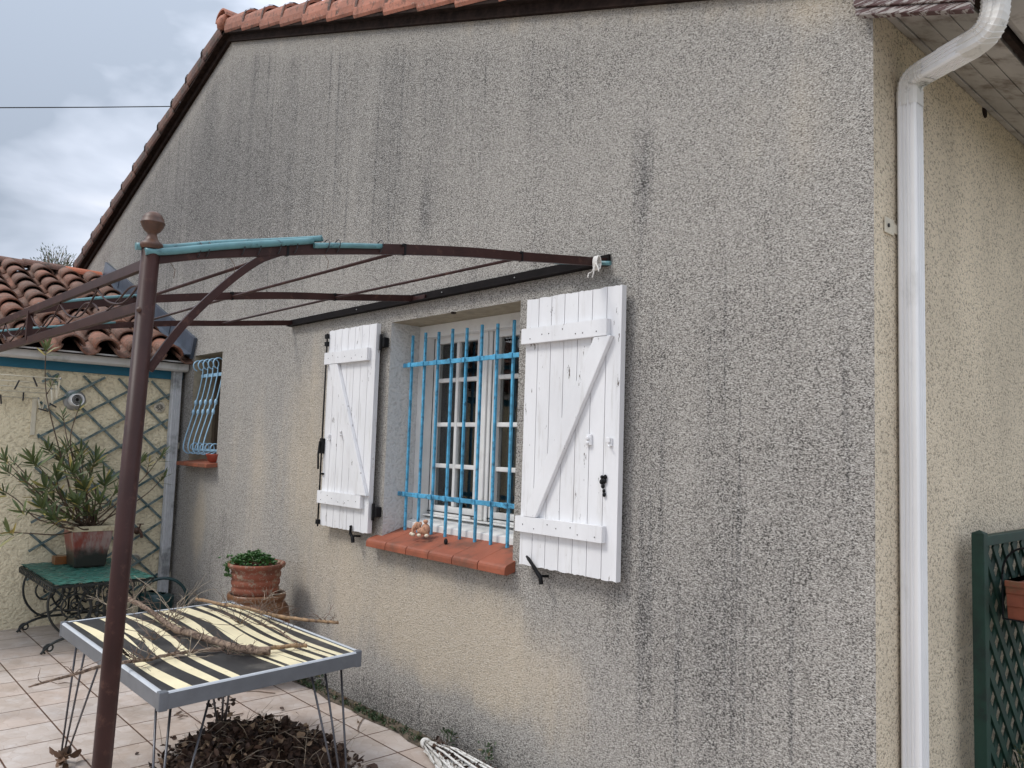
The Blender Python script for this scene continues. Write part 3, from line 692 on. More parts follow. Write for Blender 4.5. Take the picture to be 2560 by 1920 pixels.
# ---------------- small window
swn = empty('small_window', (0, 0, 0), None, None); swn.parent = house; swn.location = (-6.86-XC, .2, 1.35)
reveal(SX0, SX1, SZ0, SZ1, 2.88, [M_['plain'], M_['plain']], house)
m = MB(); m.box(SX0, SX0+.05, 2.84, 2.89, SZ0, SZ1); m.box(SX1-.05, SX1, 2.84, 2.89, SZ0, SZ1); m.box(SX0+.05, SX1-.05, 2.84, 2.89, SZ1-.14, SZ1); m.box(SX0+.05, SX1-.05, 2.84, 2.89, SZ0, SZ0+.1); m.box(-6.90, -6.85, 2.845, 2.89, SZ0+.1, SZ1-.14)
m.build('frame', M_['brownrecess'], swn, .004)
MB().box(SX0+.05, SX1-.05, 2.875, 2.88, SZ0+.1, SZ1-.14).build('pane', M_['glass'], swn)
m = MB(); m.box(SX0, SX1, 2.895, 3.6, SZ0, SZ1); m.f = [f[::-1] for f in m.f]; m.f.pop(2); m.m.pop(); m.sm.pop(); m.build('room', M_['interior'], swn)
ss = MB(); 
for k in range(4):
    a = -7.20+k*.171; ss.hexa([(a+.002, 2.555, 1.330), (a+.169, 2.555, 1.330), (a+.169, 2.80, 1.345), (a+.002, 2.80, 1.345), (a+.002, 2.555, 1.362), (a+.169, 2.555, 1.362), (a+.169, 2.80, 1.385), (a+.002, 2.80, 1.385)])
ss.build('small_window_sill', M_['sill'], house, .004)
bg = empty('small_window_grille', (0, 0, 0), None, None); bg.parent = house; bg.location = (-6.86-XC, -.05, 1.45)
def circ(cx, cz, r, a0, a1, n=14): return [(cx+r*math.cos(lerp(a0, a1, i/n)), cz+r*math.sin(lerp(a0, a1, i/n))) for i in range(n+1)]
for k in range(5):
    x = -7.115+k*.112
    # profile (y,z): top curl out, straight leaning outwards, belly, bottom scroll back to the wall
    DY = .095
    top = circ(2.572+DY, 2.215, .046, rad(-30), rad(255), 18)
    prof = [(y, z) for y, z in top[::-1]]
    low = [(2.50+DY, 1.60), (2.482+DY, 1.50), (2.495+DY, 1.455), (2.53+DY, 1.435), (2.575+DY, 1.45)]+circ(2.585+DY, 1.49, .038, rad(-40), rad(200), 12)
    m = MB(); m.tube(crom([(x, y, z) for y, z in prof], 2), .0058, 8); m.tube(crom([(x, 2.612+DY, 2.19), (x, 2.61+DY, 2.12), (x, 2.588+DY, 1.98), (x, 2.565+DY, 1.87), (x, 2.54+DY, 1.75), (x, 2.50+DY, 1.60)]+[(x, y, z) for y, z in low[1:]], 3), .0058, 8)
    for zc, yc in ((1.885, 2.568), (1.80, 2.551)): m.blob((x, yc+DY, zc), .015, .015, .027, 10)
    m.build('bowed_bar', M_['lblue'], bg)
MB().box(SX0-.0, SX1+.0, 2.714, 2.722, 2.115, 2.145).build('cross_rail', M_['lblue'], bg, .002)
MB().box(SX0-.0, SX1+.0, 2.672, 2.680, 1.462, 1.482).build('cross_rail', M_['lblue'], bg, .002)

# ------------------------------------------------------------------ lean-to
lt = empty('lean_to', (-7.45, 2.0, 0), 'low pale yellow rendered outbuilding with canal tile roof and blue fascia', 'outbuilding')
MB().add([(-7.45, -3, 0), (-7.45, 2.648, 0), (-7.45, 2.648, 2.16), (-7.45, -3, 2.16)], [(0, 1, 2, 3)]).add([(-7.45, -3, 0), (-13.2, -3, 0), (-13.2, -3, 2.16), (-10.2, -3, 3.3), (-7.45, -3, 2.16)], [(4, 3, 2, 1, 0)]).build('wall', M_['lean'], lt)
MB().box(-7.448, -7.42, -3, 2.646, 2.098, 2.20).build('fascia', M_['fascia'], lt, .003)
gpr = [(0, 0), (.0, -.07), (.02, -.086), (.085, -.086), (.105, -.07), (.108, -.012), (.122, -.008), (.122, .004), (.10, .004), (.095, -.068), (.08, -.078), (.024, -.078), (.008, -.068), (.008, 0)]
g = MB().sweep([(-7.385, -3, 2.254), (-7.385, 2.64, 2.254)], gpr); g.build('gutter', M_['pvc'], lt)
m = MB(); 
for k in range(1): m.sweep([(-7.385, 2.575, 0), (-7.385, 2.575, 2.17)], [(p[0]*1.12, p[1]*1.08) for p in RP], (0, 1, 0))
m.build('downspout', M_['zincpipe'], lt)
m = MB(); m.box(-7.43, -7.40, 2.615, 2.645, 1.47, 1.525); m.build('pipe_clip', M_['ventcream'], lt, .002)
MB().box(-7.43, -7.40, 2.615, 2.645, .30, .36).build('pipe_clip', M_['ventcream'], lt, .002)
# canal tiles
RS = .385; ra = math.atan(RS); dU = Vector((-math.cos(ra), 0, math.sin(ra))); dN = Vector((math.sin(ra), 0, math.cos(ra))); E0 = Vector((-7.235, 0, 2.262))
rt_ = MB(); rn = random.Random(3); NC = 9; exp_ = .348
cols = [2.470-.272*k for k in range(20)]
def canal(mb, c, s0, ln, r0, r1, zoff, inv, tilt=0, rollj=0):
    th = .013; vs = []; n = 10
    for (s, r, dz) in ((s0, r0, zoff), (s0+ln, r1, zoff+tilt)):
        for rr in (r, r-th):
            for i in range(n+1):
                a = math.pi*i/n; hh = rr*math.sin(a)*(1 if not inv else -1)*.92
                vs.append(E0+Vector((0, c+rollj, 0))+dU*s+Vector((0, -rr*math.cos(a), 0))+dN*(dz+hh))
    K = n+1; fs = []
    for i in range(n):
        fs += [(i, i+1, 2*K+i+1, 2*K+i), (K+i+1, K+i, 3*K+i, 3*K+i+1), (i+1, i, K+i, K+i+1), (2*K+i, 2*K+i+1, 3*K+i+1, 3*K+i)]
    mb.add(vs, fs, 0, False); 
    for q in range(1, len(fs)+1): mb.sm[-q] = True if (q-1) % 4 in (2, 3) else False
for c in cols:
    for k in range(NC):
        jj = rn.uniform(-.008, .008)
        canal(rt_, c+.136, k*exp_-.03, exp_+.09, .080, .088, .045+.006, True, .0, jj)
        canal(rt_, c, k*exp_+rn.uniform(-.015, .015), exp_+.08, .100, .076, .040, False, -.022, jj+rn.uniform(-.004, .004))
rt_.build('roof_tiles', M_['rooftile'], lt)
# under-roof sheet and flashing
top = E0+dU*(NC*exp_+.06)
MB().add([E0+Vector((.0, -3, -.03)), E0+Vector((.0, 2.645, -.03)), top+Vector((0, 2.645, -.04)), top+Vector((0, -3, -.04))], [(0, 1, 2, 3)]).build('roof_deck', M_['oldwood'], lt)
MB().add([(-10.35, -3, top.z-.02), (-10.35, 2.645, top.z-.02), (-13.4, 2.645, 2.2), (-13.4, -3, 2.2)], [(0, 1, 2, 3)]).build('rear_roof', M_['rooftile'], lt)
m = MB()
a = E0+dU*-.02; b_ = top
for (y0, y1, n0, n1) in ((2.618, 2.646, .03, .225), (2.56, 2.6178, .060, .072)):
    m.hexa([Vector((a.x, y0, a.z))+dN*n0, Vector((b_.x, y0, b_.z))+dN*n0, Vector((b_.x, y1, b_.z))+dN*n0, Vector((a.x, y1, a.z))+dN*n0, Vector((a.x, y0, a.z))+dN*n1, Vector((b_.x, y0, b_.z))+dN*n1, Vector((b_.x, y1, b_.z))+dN*n1, Vector((a.x, y1, a.z))+dN*n1])
for s in (.62, 1.25, 1.9, 2.5): m.hexa([Vector((E0.x, y, E0.z))+dU*ss_+dN*nn for nn in (.06, .215) for (y, ss_) in ((2.612, s), (2.6178, s), (2.6178, s+.02), (2.612, s+.02))])
m.build('flashing', M_['zinc'], lt)
m = MB(); yy = 2.60; k = 0
pr = [(.11*math.cos(a_), .085*math.sin(a_)) for a_ in [math.pi*q_/10 for q_ in range(11)]]; pr += [(x_*.87, z_*.84) for x_, z_ in pr[::-1]]
while yy > -2.8:
    l = .42; m2 = m if k else MB()
    m2.sweep([(top.x-.02, yy, top.z+.015+.010*(k % 2)), (top.x-.02, yy-l, top.z+.02+.010*(k % 2))], pr)
    if not k: m2.build('ridge_tile_new', M_['clayorange'], lt)
    yy -= .39; k += 1
m.build('ridge_tiles', M_['ridge'], lt)
# ------------------------------------------------------------------ pergola
pg = empty('pergola', (-2.303, .66, 0), 'rusty brown steel pergola with curved rafters and a ball topped post, bolted to the gable', 'pergola')
XP = -2.303
def axisP(px, py): return PX(px, py, XP)
pt = axisP(376, 640); pb = axisP(254, 1919); dpp = (pb-pt)/(pb.z-pt.z)
base = pt+dpp*(0-pt.z); topp = pt+dpp*(2.112-pt.z)
MB().tube([base, topp], .0245, 20).build('post', M_['pergola'], pg)
m = MB(); m.lathe(topp, [(.027, -.012), (.031, -.004), (.030, .004), (.022, .010), (.016, .018), (.0125, .028), (.013, .034), (.021, .040), (.029, .052), (.0305, .060), (.0325, .0615), (.0325, .0645), (.0305, .066), (.0285, .076), (.022, .088), (.012, .0945), (0, .096)], 24); m.build('finial', M_['rust'], pg)
bp = axisP(366, 778); MB().lathe(bp+Vector((.010, -.021, 0)), [(.009, 0), (.008, .004), (.004, .008), (0, .009)], 12, (.5, -.85, 0)).build('bolt', M_['rust'], pg)
arcYZ = [(.72, 2.078), (.85, 2.117), (1.0, 2.152), (1.23, 2.203), (1.54, 2.262), (1.85, 2.312), (2.11, 2.345), (2.4, 2.385), (2.64, 2.418)]
rect = lambda w_, h_: [(-w_/2, -h_/2), (w_/2, -h_/2), (w_/2, h_/2), (-w_/2, h_/2)]
ARC = crom([(0, y, z) for y, z in arcYZ], 4)
def arcz(y):
    for a, b_ in zip(ARC, ARC[1:]):
        if a.y <= y <= b_.y: return lerp(a.z, b_.z, (y-a.y)/(b_.y-a.y))
    return ARC[-1].z if y > 2 else ARC[0].z
for X_ in (XP, -3.776, -5.294):
    dzz = .012 if X_ != XP else 0
    MB().sweep([(X_, p.y, p.z+dzz) for p in ARC], rect(.016, .036)).build('rafter', M_['pergola'], pg, .001)
for y in (1.115, 1.556, 2.12):
    MB().tube([(XP-.008, y, arcz(y)-.004), (-3.776, y, arcz(y)+.008), (-5.294, y, arcz(y)+.01)], .0068, 8).build('purlin_rod', M_['pergola'], pg)
for X_ in (XP, -3.776):
    for y in (1.115, 1.556, 2.12):
        m = MB(); z = arcz(y)+(.012 if X_ != XP else 0); m.sweep([(X_, y-.004, z), (X_, y+.004, z)], rect(.019, .040)); m.lathe((X_+.012, y-.012, z+.012), [(.006, 0), (.005, .005), (0, .006)], 8, (1, -.4, .2)); m.build('clamp', M_['black'], pg)
# front beam: two rails, uprights and wire scrolls between
rz1 = lambda x: lerp(2.066, 2.118, (x-XP)/(-5.6-XP)); rz0 = lambda x: lerp(1.945, 1.985, (x-XP)/(-5.6-XP))
YB = .715
for f, nm in ((rz1, 'top_rail'), (rz0, 'bottom_rail')):
    MB().sweep([(XP-.02, YB, f(XP)), (-5.6, YB, f(-5.6))], rect(.016, .030)).build(nm, M_['pergola'], pg, .001)
for X_ in (-3.83, -5.35):
    MB().bar((X_, YB, rz0(X_)), (X_, YB, rz1(X_)), .030, .022, (0, 1, 0)).build('upright', M_['pergola'], pg, .001)
bays = [(-2.335, -3.81, 3), (-3.85, -5.33, 3)]
for xa, xb, n in bays:
    st = (xb-xa)/n
    for k in range(n):
        a = xa+k*st; zt = rz1(a)-.015; zb = rz0(a)+.015; m = MB()
        m.tube(crom([(a, YB, zt-.002), (a+st*.22, YB, zt-.052), (a+st*.45, YB, zt-.074), (a+st*.75, YB, zt-.052), (a+st, YB, zt-.0)], 6), .0032, 6)
        m.build('wire_scroll', M_['pergola'], pg)
        m = MB(); m.tube(crom([(a, YB+.006, zb+.02), (a+st*.12, YB+.006, zb+.045), (a+st*.35, YB+.006, zb+.06), (a+st*.62, YB+.006, zb+.028), (a+st*.98, YB+.006, zb)], 6), .0032, 6); m.build('wire_scroll', M_['pergola'], pg)
# braces from the post
m = MB(); m.sweep(crom([axisP(372, 925), axisP(455, 815), axisP(555, 718), axisP(640, 655), axisP(700, 632)], 5), rect(.014, .022)); m.build('brace', M_['pergola'], pg, .001)
m = MB(); m.sweep(crom([(-2.33, YB, 1.70), (-2.45, YB, 1.80), (-2.60, YB, 1.90), (-2.75, YB, 1.955)], 5), rect(.014, .022)); m2 = m
m = MB(); m.sweep(crom([(-4.75, YB, 1.97), (-4.95, YB, 1.90), (-5.2, YB, 1.79), (-5.33, YB, 1.70)], 5), rect(.014, .022)); m.build('brace', M_['pergola'], pg, .001)
MB().tube([(-5.36, YB, 0), (-5.36, YB, 2.1)], .0245, 16).build('post', M_['pergola'], pg)
m = MB(); m.box(XP-3.02, XP+.02, 2.632, 2.646, 2.402, 2.452); m.box(XP-3.02, XP+.02, 2.605, 2.6318, 2.402, 2.408); m.build('wall_ledger', M_['ledger'], pg, .001)
for x in (-2.9, -3.5, -4.4): MB().lathe((x, 2.630, 2.43), [(.004, 0), (.0035, .003), (0, .004)], 8, (0, -1, 0)).build('screw', M_['ventmetal'], pg)
MB().box(-3.80, -3.65, 2.62, 2.6315, 2.412, 2.436).build('splice_plate', M_['pergola'], pg, .001)
# teal hoses on the rafters
def hose(pts, r, label, ties=()):
    h = MB().tube(crom(pts, 4), r, 12).build('foam_sleeve', M_['teal']) ; tag(h, label, 'pipe sleeve', 'teal sleeves tied along the pergola'); h2 = h
    return h
def on(y, dx, dz, X_=XP): return (X_+dx, y, arcz(y)+dz)
hose([on(.690, .016, .010), on(.76, .016, .012), on(.9, .014, .015), on(1.05, .014, .020), on(1.195, .013, .026)], .0105, 'teal foam sleeve along the near side of the ball post rafter')
hose([on(.672, -.010, .026), on(.76, -.008, .026), on(.9, -.006, .027), on(1.05, -.005, .029), on(1.21, -.002, .034), on(1.235, .004, .036)], .0105, 'teal foam sleeve on top of the rafter, behind its twin, open end beside the finial')
hose([on(1.20, .013, .010), on(1.3, .013, .010), on(1.455, .013, .008)], .009, 'short teal foam sleeve, middle one of the ball post rafter')
e0 = PY(1388, 655, 2.56); e1 = PY(1526, 658, 2.60)
hose([e0, (e0*.5+e1*.5), e1], .010, 'dark teal sleeve at the wall end of the rafter, tied with white string')
for X_, lab in ((-3.776, 'pale sleeve strip lying on the middle rafter behind the post'), (-5.294, 'pale sleeve strip on the farthest rafter above the roof tiles')):
    hose([(X_+.004, .73, arcz(.73)+.032), (X_+.004, .95, arcz(.95)+.032), (X_+.004, 1.12 if X_ > -4 else 1.45, arcz(1.12 if X_ > -4 else 1.45)+.031)], .007, lab)
tg = 0
for y in (.70, .84, .865, .97, 1.02, 1.085, 1.14, 1.25, 1.29, 1.455):
    m = MB(); z = arcz(y); r = .024
    m.tube([(XP+(.0215)*math.cos(a), y+.004*math.sin(a*1), z+.008+r*math.sin(a)) for a in [2*math.pi*i/14 for i in range(15)]], .0018, 5)
    o = m.build('cable_tie', M_['tie'], loc=(XP, y, z)); tg += 1; tag(o, 'thin black tie around the curved rafter, %s counted from the ball topped post' % ('first second third fourth fifth sixth seventh eighth ninth tenth'.split()[tg-1]), 'cable tie', 'ties around the teal sleeves')
for y, wh in ((.76, 'nearest the ball post'), (.93, 'middle one'), (1.24, 'nearest the wall')):
    m = MB(); z = arcz(y)-.02; m.tube([(XP+.012, y, z), (XP+.02, y+.012, z-.02), (XP+.02, y+random.uniform(.0, .03), z-.045)], .0010, 4); o = m.build('dry_tendril', M_['twig'], loc=(XP, y, z)); tag(o, 'thin dry vine tendril hanging from the curved rafter, '+wh, 'tendril', 'dry tendrils on the pergola')
m = MB(); c = PY(1494, 655, 2.55)
for k in range(4):
    o_ = (k-1.5)*.007; m.tube([c+Vector((o_, .014*math.cos(a)-.004, -.005+.030*math.sin(a))) for a in [2*math.pi*i/12 for i in range(13)]], .0030, 6)
m.tube(crom([c+Vector((0, -.02, -.02)), c+Vector((-.012, -.022, -.045)), c+Vector((-.03, -.022, -.05)), c+Vector((-.035, -.022, -.068))], 4), .0028, 6)
m.tube(crom([c+Vector((0, -.02, -.02)), c+Vector((-.002, -.022, -.05)), c+Vector((-.010, -.022, -.072))], 4), .0028, 6)
m.tube(crom([c+Vector((.006, -.02, -.01)), c+Vector((.022, -.022, -.03)), c+Vector((.028, -.022, -.05))], 4), .0028, 6)
tag(m.build('string', M_['string'], loc=c), 'white string knotted around the wall end of the pergola rafter', 'string')
for (pa, pb_, Y_) in (((640, 778), (672, 880), 2.60),):
    pass

# ------------------------------------------------------------------ folding table
ZT = .66
A, B, C, D = PZ(150, 1555, ZT), PZ(400, 1735, ZT), PZ(906, 1628, ZT), PZ(580, 1502, ZT)
def tp(u, v, z=ZT): p = (A*(1-u)+B*u)*(1-v)+(D*(1-u)+C*u)*v; return Vector((p.x, p.y, z))
tb = empty('camping_table', ((A+C)/2).to_3d()*1, 'folding table with black and cream zebra striped top and grey metal rim', 'table'); tb.location.z = 0
m = MB(); iu, iv = .018, .026
n = 1; m.add([tp(iu, iv, ZT-.004), tp(1-iu, iv, ZT-.004), tp(1-iu, 1-iv, ZT-.004), tp(iu, 1-iv, ZT-.004), tp(iu, iv, ZT-.02), tp(1-iu, iv, ZT-.02), tp(1-iu, 1-iv, ZT-.02), tp(iu, 1-iv, ZT-.02)], [(0, 1, 2, 3), (7, 6, 5, 4)], 0)
rn = random.Random(11)
def zstripe(v0, v1, w0, wm, w1, u0, u1, ph=0, amp=.024):
    n = 26; L_ = []; R_ = []
    for i in range(n+1):
        t = i/n; u = lerp(max(u0, iu), min(u1, 1-iu), t); v = lerp(v0, v1, sstep(0, 1, u)*.6+u*.4)+amp*math.sin(u*6.5+ph)
        w_ = (w0*(1-t)**2+2*wm*t*(1-t)*1.3+w1*t*t)*.5
        va = min(max(v-w_, iv+.002), 1-iv-.002); vb_ = min(max(v+w_, iv+.002), 1-iv-.002); L_.append(tp(u, va, ZT-.0032)); R_.append(tp(u, vb_, ZT-.0032))
    m.add(L_+R_, [(i, i+1, n+2+i, n+1+i) for i in range(n)], 1)
for s in [(.055, .13, .02, .09, .0, 0, .62, .3), (.16, .20, .0, .035, .0, .10, .52, .5), (.10, .105, 0, .05, .075, .34, 1, .2, .02), (.215, .27, .085, .075, .0, 0, .46, .8),
          (.24, .235, 0, .07, .05, .30, 1, .3), (.335, .36, .025, .07, .0, 0, .72, 0), (.36, .325, .0, .045, .045, .5, 1, .6), (.42, .43, .03, .03, 0, 0, .38, 1),
          (.46, .52, .055, .03, 0, 0, .8, 1.2), (.545, .535, .07, .08, .0, 0, .70, .4), (.56, .565, .0, .03, .02, .72, 1, .4), (.625, .635, .0, .06, .085, .38, 1, .2),
          (.66, .69, .10, .09, .022, 0, 1, .1), (.755, .76, .05, .06, .05, 0, 1, .4), (.84, .83, .045, .05, .042, 0, 1, .2), (.905, .885, .04, .03, .045, 0, 1, 0), (.955, .962, .018, .02, .038, 0, 1, .6, .006)]:
    k_ = .78 if s[0] > .4 else .9; zstripe(s[0], s[1], s[2]*k_, s[3]*k_, s[4]*k_, *s[5:])
m.build('top', [M_['zblack'], M_['zcream']], tb)
def rim(p, q, inw, nm):
    d = (q-p).normalized(); inn = Vector((-d.y, d.x, 0))
    pr = [(0, -.060), (.006, -.063), (.022, -.063), (.022, -.006), (.020, -.001), (.012, .0012), (.004, 0), (0, -.005)]
    vs = [];
    for e_ in (p+d*.03, q-d*.03):
        for a, b_ in pr: vs.append(e_+inn*a+Vector((0, 0, b_)))
    K = len(pr); mm = MB(); mm.add(vs, [(j, K+j, K+(j+1) % K, (j+1) % K) for j in range(K)]+[tuple(range(K)), tuple(range(2*K-1, K-1, -1))])
    for fi in (4, 5, 6): mm.m[fi] = 1
    mm.build(nm, [M_['tabmetal'], M_['tabedge']], tb)
for p, q in ((A, B), (B, C), (C, D), (D, A)): rim(p, q, 1, 'rim')
for p, d1, d2 in ((A, B-A, D-A), (B, C-B, A-B), (C, D-C, B-C), (D, A-D, C-D)):
    d1 = d1.normalized(); d2 = d2.normalized(); cr_ = .012; K = []
    for zz in (-.066, .0025):
        K += [p+d1*.032-d2*.0015, p+d1*cr_-d2*.0015, p-d1*.0005+d2*.002+(d1+d2)*.0, p-d1*.0015+d2*cr_, p-d1*.0015+d2*.032, p+d1*.026+d2*.032, p+d1*.032+d2*.026]
        for i in range(-7, 0): K[i] = K[i]+Vector((0, 0, zz))
    MB().add(K, [tuple(range(7))[::-1], tuple(range(7, 14))]+[(i, (i+1) % 7, 7+(i+1) % 7, 7+i) for i in range(7)]).build('corner_cap', M_['tabmetal'], tb, .003)
legs = [((157, 1905), [(193, 1600), (215, 1615), (253, 1645)]), ((553, 1838), [(530, 1722), (559, 1716), (575, 1712)]), ((375, 2280), [(391, 1748), (429, 1744), (530, 1722)]), ((864, 2060), [(776, 1678), (811, 1668), (852, 1658)])]
for foot, tops in legs:
    f = PZ(*foot, .0); m = MB()
    for i, tpx in enumerate(tops):
        t_ = PZ(*tpx, .605); m.tube([t_, f+Vector(((i-1)*.012, (i-1)*.008, .012))], .0048, 8)
    m.blob(f+Vector((0, 0, .012)), .02, .02, .012, 8); m.build('leg', M_['rod'], tb)

# ------------------------------------------------------------------ branches and twigs on the table
def twigs(mb, p, n, ln, r=.0018, rnd=random, updir=Vector((0, 0, .5)), out=None):
    for _ in range(n):
        d = Vector((rnd.uniform(-1, 1), rnd.uniform(-1, 1), rnd.uniform(-.05, .9))).normalized()
        if out is not None: d = (d+out).normalized()
        q = p.copy(); pts = [q.copy()]; l = ln*rnd.uniform(.5, 1.2)
        for k in range(5):
            d = (d+Vector((rnd.uniform(-.45, .45), rnd.uniform(-.45, .45), rnd.uniform(-.4, .3)))).normalized(); q = q+d*l/5; q.z = max(q.z, ZT+.004) if inside(q) else q.z; pts.append(q.copy())
            if k == 2 and rnd.random() < .6:
                d2 = (d+Vector((rnd.uniform(-.9, .9), rnd.uniform(-.9, .9), rnd.uniform(-.3, .6)))).normalized(); q2 = q+d2*l*.35
                if inside(q2): q2.z = max(q2.z, ZT+.004)
                mb.tube([q, (q+q2)/2+Vector((0, 0, .004)), q2], [r*.7, r*.6, r*.4], 4)
        mb.tube(pts, [r, r*.95, r*.85, r*.7, r*.6, r*.4], 5)
def inside(q): return A.x < q.x < C.x and A.y < q.y < C.y
rb_ = random.Random(5)
def branch(name, pxs, z0, rads, label, tw, mat='bark', leaves=0):
    pts = [PZ(x, y, z) for (x, y), z in zip(pxs, z0)]; P = crom(pts, 6); n = len(P); K = len(rads)-1
    R_ = [lerp(rads[min(int(i/(n-1)*K), K-1)], rads[min(int(i/(n-1)*K)+1, K)], i/(n-1)*K-min(int(i/(n-1)*K), K-1))*(1+rb_.uniform(-.04, .05)) for i in range(n)]
    P = [p+Vector((rb_.uniform(-.0015, .0015), rb_.uniform(-.0015, .0015), rb_.uniform(-.001, .001))) for p in P]
    m = MB(); m.tube(P, R_, 10)
    for i in range(4, n-2, 9): m.blob(P[i]+Vector((0, 0, R_[i]*.5)), R_[i]*.9, R_[i]*.9, R_[i]*.75, 8, 0, .1)
    root = m.build(name, M_[mat], loc=P[n//2]); tag(root, label, 'branch', 'cut branches lying on the zebra table')
    t = MB()
    for (f_, c_, ln) in tw: twigs(t, P[int(f_*(n-1))], c_, ln, rnd=rb_)
    o = t.build('twigs', M_['twig'], root)
    return root
zt_ = ZT+.015
branch('branch', [(317, 1496), (345, 1509), (380, 1531), (435, 1571), (470, 1582), (526, 1600), (590, 1619), (640, 1627), (676, 1627)], [zt_+.015]*2+[zt_+.006]*4+[zt_+.004]*3, [.0125, .0125, .011, .016, .017, .016, .016, .019, .019], 'thickest cut branch, grey brown, lying diagonally across the table middle', [(.02, 5, .18), (.12, 5, .16), (.3, 14, .15), (.34, 12, .12), (.38, 10, .12), (.6, 3, .12), (.85, 6, .1)])
branch('branch', [(662, 1622), (700, 1618), (735, 1614), (768, 1614)], [zt_+.003]*4, [.009, .009, .0095, .009], 'short cane stub at the butt of the thick branch', [(.8, 4, .1)], 'cane')
branch('branch', [(72, 1718), (100, 1709), (150, 1695), (185, 1686), (255, 1665), (340, 1652), (375, 1649), (400, 1641), (470, 1630), (520, 1626), (562, 1622)], [ZT+.05, ZT+.05, ZT+.047, ZT+.045, ZT+.04, ZT+.03, ZT+.018, ZT+.014]+[ZT+.010]*3, [.003, .0045, .0055, .0065, .007, .0065, .007, .008, .0085], 'thin cut branch poking out past the near left edge of the table', [(.12, 2, .14), (.3, 3, .12), (.5, 8, .13), (.55, 8, .12), (.75, 6, .12), (.9, 6, .1)])
branch('branch', [(490, 1498), (520, 1503), (560, 1512), (620, 1521), (680, 1537), (750, 1548), (800, 1553), (846, 1557)], [ZT+.03]*8, [.009, .0085, .008, .0095, .0095, .0085, .008, .0075], 'straight tan cane along the wall side edge of the table', [(.05, 3, .1), (.35, 5, .15), (.5, 10, .15), (.55, 8, .14), (.9, 4, .12)], 'cane')
branch('branch', [(650, 1562), (690, 1572), (715, 1590), (742, 1607)], [ZT+.035, ZT+.018, ZT+.012, ZT+.012], [.0025, .004, .0045, .004], 'thinnest brown stick, between the thick branch and the cane', [(.1, 6, .16), (.6, 4, .12)])
def twigclump(px, py, n, ln, label, out=None, mat='twiglight', z=ZT+.01, r=.0017):
    m = MB(); p = PZ(px, py, z); twigs(m, p, n, ln, r, rb_, out=out); o = m.build('twig_clump', M_[mat], loc=p); tag(o, label, 'twigs', 'loose twigs on the table'); return o
twigclump(436, 1545, 9, .26, 'pale upright twigs at the fork of the thickest branch', Vector((-.3, .2, .9)))
twigclump(300, 1530, 5, .2, 'pale twigs sticking out left of the post top side of table', Vector((-.6, -.2, .3)))
twigclump(385, 1600, 9, .24, 'dark tangle of twigs at the middle of the near striped half', None, 'twig')
twigclump(470, 1640, 9, .22, 'pale twigs lying under the thin branch', None)
twigclump(600, 1560, 12, .25, 'dark twig tangle between the thick branch and the cane', None, 'twig')
twigclump(660, 1500, 4, .15, 'pale curly tendrils above the tan cane', Vector((.2, .5, .4)))
twigclump(820, 1560, 4, .2, 'dark twigs trailing over the right corner of the table', Vector((.7, -.1, .15)), 'twig')
twigclump(570, 1636, 8, .12, 'small dark twigs under the butt of the thick branch', None, 'twig')
twigclump(690, 1540, 10, .16, 'twig knot around the middle of the tan cane', None, 'twig')

# ------------------------------------------------------------------ leaves
def leafq(mb, p, d, nrm, ln, wd, curl=.0, seg=4, fold=.25, mi=0):
    d = d.normalized(); s = d.cross(nrm).normalized(); nn = s.cross(d).normalized(); vs = []
    for i in range(seg+1):
        t = i/seg; w_ = wd*math.sin(math.pi*min(.04+t*.93, 1))**.8; c = p+d*ln*t+nn*(curl*ln*(t*t))
        vs += [c-s*w_/2+nn*fold*w_*.5, c, c+s*w_/2+nn*fold*w_*.5]
    fs = []
    for i in range(seg):
        o = i*3; fs += [(o, o+1, o+4, o+3), (o+1, o+2, o+5, o+4)]
    mb.add(vs, fs, mi, False)
def rv(r, z0=-1, z1=1): return Vector((r.uniform(-1, 1), r.uniform(-1, 1), r.uniform(z0, z1)))
def deadleaf(mb, p, size, r, mi=0):
    d = rv(r, -.5, .6).normalized(); n = rv(r, .2, 1.2).normalized()
    if abs(d.dot(n)) > .9: n = n.orthogonal()
    leafq(mb, p, d, n, size, size*r.uniform(.5, .9), r.uniform(-.5, .5), 3, r.uniform(-.9, .9), mi)
rp = random.Random(21); m = MB(); PC = Vector((-3.66, 1.78, 0)); rot_ = rad(35)
def pileh(a, b_): q_ = (a/.48)**2+(b_/.33)**2; return .175*max(0, 1-q_)**.8
nn = 22; vs = []
for i in range(nn+1):
    for j in range(nn+1):
        a = lerp(-.56, .56, i/nn); b_ = lerp(-.40, .40, j/nn); x = a*math.cos(rot_)-b_*math.sin(rot_); y = a*math.sin(rot_)+b_*math.cos(rot_)
        h_ = pileh(a, b_)-.022; vs.append(PC+Vector((x, y, h_+rp.uniform(-.008, .008) if h_ > 0 else -.01)))
m.add(vs, [(i*(nn+1)+j, (i+1)*(nn+1)+j, (i+1)*(nn+1)+j+1, i*(nn+1)+j+1) for i in range(nn) for j in range(nn)], 0)
for k in range(3000):
    a = rp.gauss(0, .24); b_ = rp.gauss(0, .165)
    if (a/.55)**2+(b_/.38)**2 > 1: continue
    x = a*math.cos(rot_)-b_*math.sin(rot_); y = a*math.sin(rot_)+b_*math.cos(rot_)
    deadleaf(m, PC+Vector((x, y, pileh(a, b_)+.006+rp.uniform(-.01, .025)+.025*math.sin(a*23)*math.sin(b_*31))), rp.choice((.018, .024, .030, .038, .050))*rp.uniform(.8, 1.15), rp)
for k in range(70):
    x = PC.x+rp.gauss(0, .42); y = PC.y+rp.gauss(0, .3)
    if y < 2.55: deadleaf(m, Vector((x, y, .008)), rp.uniform(.012, .035), rp)
